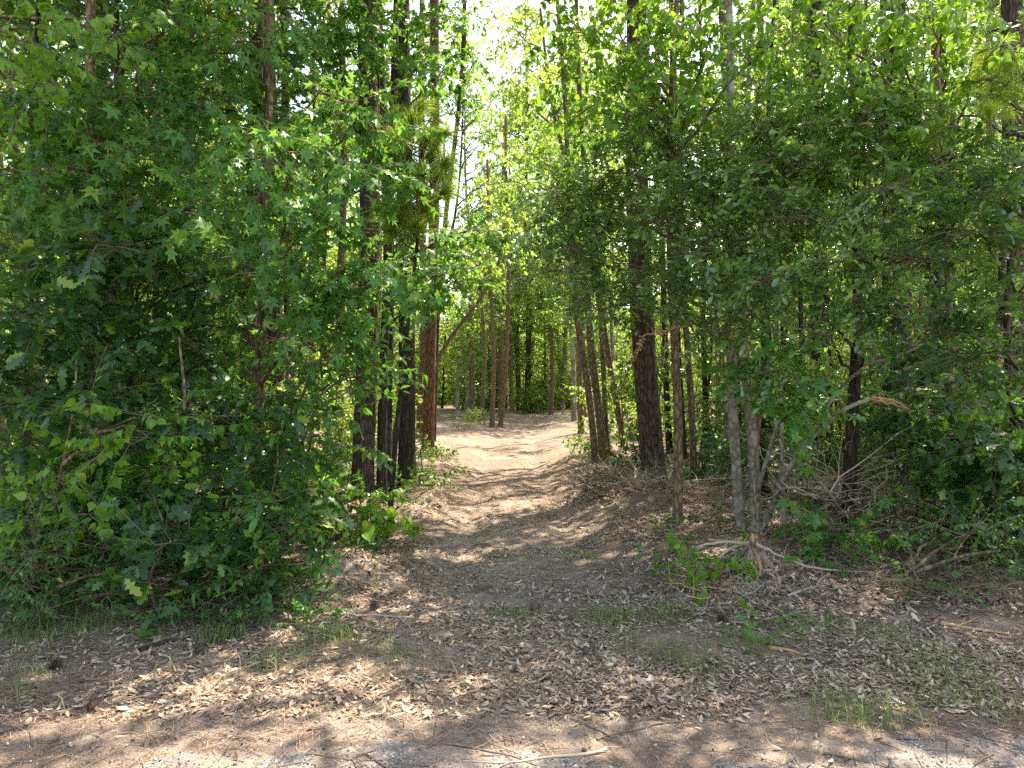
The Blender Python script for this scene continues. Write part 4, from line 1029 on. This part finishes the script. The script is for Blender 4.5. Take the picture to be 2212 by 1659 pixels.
for q in range(4): mb.inst([ST[q]], Mx[k == q], T[k == q])
M['grit'] = island_mat('gravel_stone', [(0, (.09, .075, .065)), (.5, (.19, .165, .15)), (.9, (.34, .31, .29)), (1, (.6, .57, .52))], .85)
tag(mb.build('gravel', [M['grit']]), 'loose grit and small stones along the worn road edge', None, None, 'stuff')

# twig crumbs
mb = MB(); n = 2600; y = 2.8 * (30 / 2.8) ** R.uniform(size=n); x = R.uniform(-1, 1, n) * (.8 * y + .5); a = R.uniform(0, 6.28, n); l = R.uniform(.05, .3, n)
sticks(mb, np.stack([x, y, hgt(x, y) + .008], 1), np.stack([x + np.cos(a) * l, y + np.sin(a) * l, hgt(x + np.cos(a) * l, y + np.sin(a) * l) + .012], 1), .0028, 0)
tag(mb.build('twig_litter', [M['twig']]), 'small broken twigs strewn over the forest floor', None, None, 'stuff')

# grass
mb = MB()
spots = [(470, 1375, .16, 130), (720, 1395, .22, 160), (750, 1225, .25, 160), (1490, 1440, .2, 90), (1320, 1335, .25, 200), (1860, 1540, .3, 200), (2030, 1455, .35, 150), (1600, 1390, .3, 120), (80, 1365, .5, 500), (330, 1345, .3, 150), (600, 1440, .2, 80),
         (870, 1420, .25, 80), (1100, 1330, .2, 80), (1255, 1005, .3, 200), (2120, 1520, .3, 120), (1780, 1350, .25, 80), (1450, 1330, .2, 120), (30, 1480, .3, 80), (1900, 1380, .3, 80), (690, 1180, .2, 120), (1390, 1400, .3, 70)]
XX = []; 
for px, py, s, n in spots:
    g = gp(px, py); n = int(n * 1.7); XX.append(np.stack([g[0] + R.normal(size=n) * s * .6, g[1] + R.normal(size=n) * s * .5], 1))
XX.append(np.stack([R.uniform(-4, 4, 500), R.uniform(3.8, 5.2, 500)], 1))
XX = np.concatenate(XX); n = len(XX); XX[:, 1] = np.maximum(XX[:, 1], 3.6)
B = np.stack([XX[:, 0], XX[:, 1], hgt(XX[:, 0], XX[:, 1]) - .004], 1); a = R.uniform(0, 6.28, n); h = R.uniform(.04, .13, n); ln = R.uniform(.3, 1.3, n) * h
dr = np.stack([np.cos(a), np.sin(a), 0 * a], 1); sd = np.stack([-np.sin(a), np.cos(a), 0 * a], 1) * .0018
m1 = B + dr * (ln * .35)[:, None] + np.array([0, 0, 1]) * (h * .7)[:, None]; m2 = B + dr * ln[:, None] + np.array([0, 0, 1]) * (h * .85)[:, None]
V = np.stack([B - sd, B + sd, m1 + sd, m1 - sd, m2], 1).reshape(-1, 3); o_ = np.arange(n)[:, None] * 5
mb.add(V, np.concatenate([o_ + [0, 1, 2], o_ + [0, 2, 3], o_ + [3, 2, 4]]))
M['grass'] = island_mat('grass_blade', [(0, (.06, .13, .025)), (.6, (.12, .21, .04)), (1, (.25, .27, .09))], .5, .4, .3)
tag(mb.build('grass', [M['grass']]), 'thin tufts of grass growing through the leaf litter', None, None, 'stuff')

# low herbs on the floor of the wood
mb = MB()
def herbs(n, xr_, yr_, sp='smallelm', sc_=1., cl=.12):
    k = 0
    while k < n:
        x = R.uniform(*xr_); y = R.uniform(*yr_)
        if abs(x - path_c(y)) < 1.15 + .25 * (y > 9): k += .2; continue
        clump(mb, np.array([x, y, float(hgt(x, y)) + .05]), (cl, cl, .05), 3, SPR[sp], -.5, scale=sc_ * .55); k += 1
herbs(110, (-5, -.9), (5.5, 8.5)); herbs(36, (1.1, 5.5), (5.9, 9), 'elm'); herbs(130, (-9, -1), (9, 16), 'elm', 1.3); herbs(80, (1.3, 10), (9, 17), 'elm', 1.3)
herbs(30, (-3.2, -1.4), (5.0, 5.5), 'elm', .8); herbs(160, (-12, 12), (17, 40), 'midleaf', 1.5, .3)
tag(mb.build('ground_cover_plants', [M['elm'], M['twig']]), 'low herbs and seedlings covering the wood floor', None, None, 'stuff')

# seedlings out on the litter
for q, (px, py, sp, s, lb) in enumerate([(285, 1395, 'oak', .5, 'small lobed-leaf seedling on the left litter'), (1755, 1385, 'elm', .6, 'dark green seedling below the dead brush'), (1640, 1420, 'oak', .6, 'low dark oak seedling in the middle of the right litter'),
                                         (560, 1345, 'gum', .6, 'little star-leaved seedling in front of the left thicket'), (100, 1345, 'gum', 1.0, 'yellowish star-leaved seedling at the foot of the bottom left shrub'),
                                         (655, 1310, 'tallow', .7, 'pale seedling beside the sunlit sand mound'), (1255, 1200, 'tallow', .5, 'tiny seedling on the track edge by the leaf pile'), (1640, 1355, 'tallow', .6, 'seedling in front of the uprooted stump'),
                                         (1590, 1255, 'tallow', 1.1, 'bright broad-leaved seedling left of the uprooted stump'), (1720, 1250, 'gum', .8, 'star-leaved seedling right of the uprooted stump'), (780, 1215, 'elm', .7, 'sunlit seedling on the sand mound')]):
    g = gp(px, py); z = float(hgt(*g)); root = empty('seedling', (g[0], g[1], z), lb, 'seedling', 'seedlings in the leaf litter')
    t = MB(); tube(t, curve([[g[0], g[1], z - .02], [g[0] + .01, g[1], z + .10 * s], [g[0] + .02, g[1] - .01, z + .16 * s]], 6), [.003] * 6, 4); t.build('stem', [M['twig']], root)
    c = MB(); clump(c, np.array([g[0] + .01, g[1], z + .12 * s]), (.08 * s, .08 * s, .05), 4, SPR[sp], -.3, scale=.6 * s + .1); c.build('leaves', [M['tallow' if sp == 'tallow' else 'gum'], M['twig']], root)

# fallen branches and sticks
def fallen(px0, py0, px1, py1, r, mat, label, twigs=3, lift=.02, name='fallen_branch', cat='fallen branch', bow=.05, h0=0, h1=0):
    a, b = gp(px0, py0), gp(px1, py1); n = 14; s = np.linspace(0, 1, n)
    side = np.array([-(b - a)[1], (b - a)[0]]); Q = a + (b - a) * s[:, None] + side * (np.sin(s * np.pi) * bow + .015 * np.sin(s * 11))[:, None]
    z = hgt(Q[:, 0], Q[:, 1]) + r * .7 + h0 + (h1 - h0) * s
    P3 = np.column_stack([Q, z]); mb = MB(); tube(mb, P3, np.linspace(r, r * .45, n), 7, 0, .04)
    for _ in range(twigs):
        k = R.integers(3, n - 1); q = P3[k]; d = R.normal(size=3) * .5; d[2] = abs(d[2]) * .4 + .02; d = d + (P3[-1] - P3[0]) / np.linalg.norm(P3[-1] - P3[0]) * .6
        limb(mb, q, q + d * R.uniform(.15, .5), r * .45, .0015, 5, 0)
    o = mb.build(name, [M[mat]], None, True)
    ctr = P3[0]; o.data.transform(__import__('mathutils').Matrix.Translation(-Vector(ctr))); o.location = Vector(ctr)
    return tag(o, label, cat, 'sticks and branches lying on the ground')


for a in [
    (1310, 1622, 1000, 1650, .009, 'pale_wood', 'long curved pale stick on the road edge at the bottom', 2),
    (965, 1610, 1160, 1655, .008, 'twig', 'stick crossing the curved pale one on the road edge', 1),
    (660, 1632, 790, 1655, .008, 'twig', 'forked stick on the grey asphalt patch', 3),
    (545, 1312, 780, 1345, .010, 'pale_wood', 'grey stick below the sunlit sand mound', 1),
    (700, 1335, 890, 1342, .012, 'pale_wood', 'pale stick on the left side of the track mouth', 1),
    (300, 1412, 400, 1385, .022, 'dark_bark', 'dark bark-covered log piece on the left litter', 1),
    (480, 1445, 720, 1425, .006, 'pale_wood', 'thin grey twig on the left litter', 1),
    (1520, 1360, 1730, 1400, .012, 'twig', 'branch on the litter below the dead brush', 3),
    (1660, 1395, 1730, 1405, .016, 'split', 'orange splintered wood piece on the right litter', 0),
    (1400, 1295, 1700, 1320, .016, 'twig', 'long branch lying in front of the uprooted stump', 5),
    (1090, 1190, 1000, 1182, .008, 'twig', 'stick lying on the track in the shade', 0),
    (860, 1120, 930, 1080, .022, 'brown_bark', 'short log on the left bank of the track', 1),
    (1340, 1180, 1460, 1190, .012, 'brown_bark', 'brown stick on the right bank of the track', 1),
    (1450, 1180, 1590, 1150, .018, 'split', 'splintered orange branch left of the double trunk', 2),
    (1530, 1190, 1600, 1200, .022, 'split', 'broad splinter at the foot of the double trunk', 1),
    (1700, 1300, 2000, 1262, .012, 'pale_wood', 'pale stick under the dead brush on the right', 3),
    (1890, 1310, 2060, 1268, .014, 'split', 'orange stick at the litter edge on the right', 2),
    (2030, 1360, 2190, 1390, .014, 'split', 'orange splintered branch on the far right litter', 1),
    (1780, 1630, 1930, 1665, .008, 'twig', 'stick on the road gravel on the right', 1),
    (1230, 1555, 1330, 1600, .006, 'twig', 'twig on the litter above the curved stick', 2),
    (1290, 1600, 1490, 1560, .007, 'twig', 'bent twig right of the curved pale stick', 2),
    (1830, 1500, 2000, 1560, .006, 'twig', 'fine twig in the right grass', 1),
    (2080, 1345, 2200, 1330, .010, 'twig', 'brown stick at the far right litter edge', 3),
    (1150, 1395, 1300, 1410, .006, 'twig', 'thin twig in the middle of the litter', 1),
    (990, 1500, 1060, 1440, .007, 'twig', 'dark twig among curled leaves in the middle', 3),
    (1180, 1015, 1130, 1008, .012, 'twig', 'stick on the sunlit track', 1),
    (1150, 1050, 1220, 1043, .010, 'twig', 'second stick on the sunlit track nearer the root pile', 1)]:
    fallen(*a)

# the root pile: grey roots, poles and splinters heaped right of the path
for a in [
    (1320, 1055, 1270, 1015, .020, 'pale_wood', 'pale root sticking out of the pile towards the track', 2, 0, .0, .08),
    (1405, 1085, 1345, 1000, .028, 'pale_wood', 'long pale pole leaning on the root pile below the stout pine', 2, .02, .0, .35),
    (1400, 1080, 1385, 1010, .018, 'pale_wood', 'short pale pole against the stout pine foot', 2, .02, .0, .4),
    (1330, 1000, 1300, 965, .030, 'dark_bark', 'dark broken stub behind the root pile', 0, 0, .0, .25),
    (1260, 1085, 1330, 1110, .020, 'brown_bark', 'brown root on the near side of the root pile', 3, .05, .02, .05),
    (1430, 1030, 1520, 960, .022, 'dark_bark', 'dark dead branch rising right from the stout pine', 6, 0, .05, .75),
    (1440, 1050, 1560, 1000, .012, 'pale_wood', 'pale dead branch rising right from the stout pine', 6, 0, .05, .4),
    (1240, 1060, 1290, 1080, .014, 'brown_bark', 'twisted root at the track edge of the pile', 4, .1, .02, .08)]:
    p0x, p0y, p1x, p1y, r, m, lb, tw, bow, h0, h1 = a
    fallen(p0x, p0y, p1x, p1y, r, m, lb, tw, 0, 'fallen_branch', 'fallen branch', bow, h0, h1)


def brush(px, py, n, rad, hh, label, mats=('pale_wood',), ln=(.3, 1.0), r=(.003, .010), name='brush_pile'):
    g = gp(px, py); z = float(hgt(*g)); root = empty(name, (g[0], g[1], z), label, 'brush pile')
    mb = MB()
    for q_ in range(n):
        mi = q_ % len(mats)
        a = R.uniform(0, 6.28); p = g + np.clip(R.normal(size=2), -1.6, 1.6) * rad * .5; l = R.uniform(*ln)
        A = np.array([p[0], p[1], float(hgt(*p)) + R.uniform(0, hh * .5)]); d = np.array([math.cos(a), math.sin(a) * .7, R.uniform(-.1, .6) * min(1, hh * 2)])
        B = A + d * l; B[2] = max(B[2], float(hgt(B[0], B[1])) + .01); rr_ = R.uniform(*r)
        Q = limb(mb, A, B, rr_, rr_ * .35, 8, R.uniform(-.15, .3), mi)
        for _k in range(3):
            q = Q[R.integers(2, 7)]; e = R.normal(size=3) * .14 + d * l * .22; limb(mb, q, q + e, rr_ * .4, .0014, 4, 0, mi)
    mb.build('dead_twigs', [M[k] for k in mats], root)
    return root


brush(1310, 1070, 130, .6, .4, 'heap of grey roots and pale twigs beside the sunlit bend of the track', ('pale_wood', 'brown_bark'), (.15, .7), (.004, .013))
brush(1410, 1095, 100, .5, .3, 'tangle of reddish roots and twigs at the foot of the stout pine', ('brown_bark', 'pale_wood'), (.15, .6), (.004, .011))
brush(1790, 1170, 110, .6, 1.1, 'dead grey brush fanned out behind the uprooted stump', ('pale_wood', 'pale_wood', 'twig'), (.5, 1.5), (.004, .012))
brush(1900, 1140, 80, .6, .7, 'dead twiggy brush below the massive dark pine', ('twig', 'pale_wood'), (.4, 1.2), (.003, .008))
brush(2060, 1295, 70, .5, .25, 'low pile of cut brown branches at the right litter edge', ('brown_bark', 'twig'), (.3, .9), (.003, .008))
brush(1560, 1290, 46, .45, .1, 'scattered splinters and bark shreds in front of the uprooted stump', ('split', 'pale_wood'), (.1, .4), (.003, .008))
brush(1500, 1120, 60, .5, .5, 'dead twigs heaped between the stout pine and the grey double trunk', ('twig', 'pale_wood'), (.3, 1.0), (.003, .009))
brush(960, 1090, 30, .3, .08, 'small heap of needles and twigs on the left bank of the track', ('brown_bark',), (.1, .35), (.002, .005))

# uprooted stump: upside-down crown of pale roots
g = gp(1640, 1262); z = float(hgt(*g)); root = empty('uprooted_stump', (g[0], g[1], z), 'uprooted small stump with pale legs spread like a spider in front of the double trunk', 'stump')
d = g[1]; head = at(1625, 1170, d)
mb = MB(); tube(mb, curve([head + [0, 0, .07], head, at(1640, 1215, d), [g[0] + .02, g[1], z - .02]], 12), np.linspace(.012, .022, 12), 7, 0, .12); mb.build('stump_core', [M['split']], root)
for pts in [[(1622, 1172), (1580, 1180), (1535, 1225), (1518, 1285)], [(1620, 1170), (1598, 1205), (1570, 1240), (1545, 1262)], [(1630, 1175), (1680, 1200), (1740, 1225), (1775, 1245)],
            [(1632, 1178), (1660, 1220), (1690, 1275), (1712, 1310)], [(1640, 1190), (1640, 1240), (1650, 1280), (1655, 1300)], [(1620, 1175), (1560, 1170), (1510, 1180), (1480, 1200)],
            [(1630, 1180), (1650, 1250), (1680, 1300), (1690, 1325)], [(1630, 1258), (1700, 1248), (1790, 1232), (1830, 1236)]]:
    mb = MB(); Q = [at(px, py, d + .25 * (i_ % 2) - .1 * R.uniform()) for i_, (px, py) in enumerate(pts)]
    for q in Q: q[2] = max(q[2], float(hgt(q[0], q[1])) + .012)
    C = curve(Q, 14, .004); tube(mb, C, np.linspace(.017, .007, 14), 6, 0, .05)
    for _ in range(4): q = C[R.integers(3, 13)]; limb(mb, q, q + R.normal(size=3) * .12, .004, .0015, 4, 0)
    mb.build('root', [M['pale_wood']], root)
mb = MB()
for _ in range(26):
    a = head + R.normal(size=3) * .03 + [.02, 0, -.02]; b = a + [R.normal() * .12 + .05, R.normal() * .1, -R.uniform(.15, .5)]
    b[2] = max(b[2], float(hgt(b[0], b[1])) + .01); limb(mb, a, b, .003, .0012, 5, -.1)
mb.build('fine_roots', [M['pale_wood']], root)

# pine cones
cone = MB()
for k in range(60):
    t = k / 60; a = k * 2.4; r_ = .022 * math.sin(math.pi * (.12 + .8 * t)) + .004; zc = -.035 + .07 * t
    p = np.array([math.cos(a) * r_, math.sin(a) * r_, zc]); o = np.array([math.cos(a), math.sin(a), .5]) * .012; sd = np.array([-math.sin(a), math.cos(a), 0]) * .008
    cone.add([p * [.3, .3, 1] - sd * .5, p * [.3, .3, 1] + sd * .5, p + o + sd, p + o - sd, p + o * 1.3 + [0, 0, .003]], [[0, 1, 2], [0, 2, 3], [3, 2, 4]])
M['cone'] = island_mat('pine_cone_scale', [(0, (.05, .035, .03)), (1, (.20, .14, .11))])
cme = cone.mesh('pine_cone', [M['cone']])
for q, (px, py, lb) in enumerate([(440, 1292, 'pine cone under the low shrub on the left litter'), (495, 1375, 'pine cone beside the dark log piece'), (120, 1438, 'pine cone at the left in reddish straw'), (435, 1412, 'pine cone below the dark log piece'),
                                  (205, 1530, 'pine cone alone on the lower left dirt'), (812, 1320, 'pine cone by the pale stick at the track mouth'), (1155, 1310, 'pine cone in the middle of the track mouth'), (1560, 1345, 'pine cone near the long branch on the right')]):
    g = gp(px, py); o = bpy.data.objects.new('pine_cone', cme); col.objects.link(o); o.location = (g[0], g[1], float(hgt(*g)) + .025); o.rotation_euler = (R.uniform(1.2, 1.9), R.uniform(-.4, .4), R.uniform(0, 6)); o.scale = (1.1,) * 3
    tag(o, lb, 'pine cone', 'fallen pine cones')
print('VERTS', sum(len(m.vertices) for m in bpy.data.meshes))
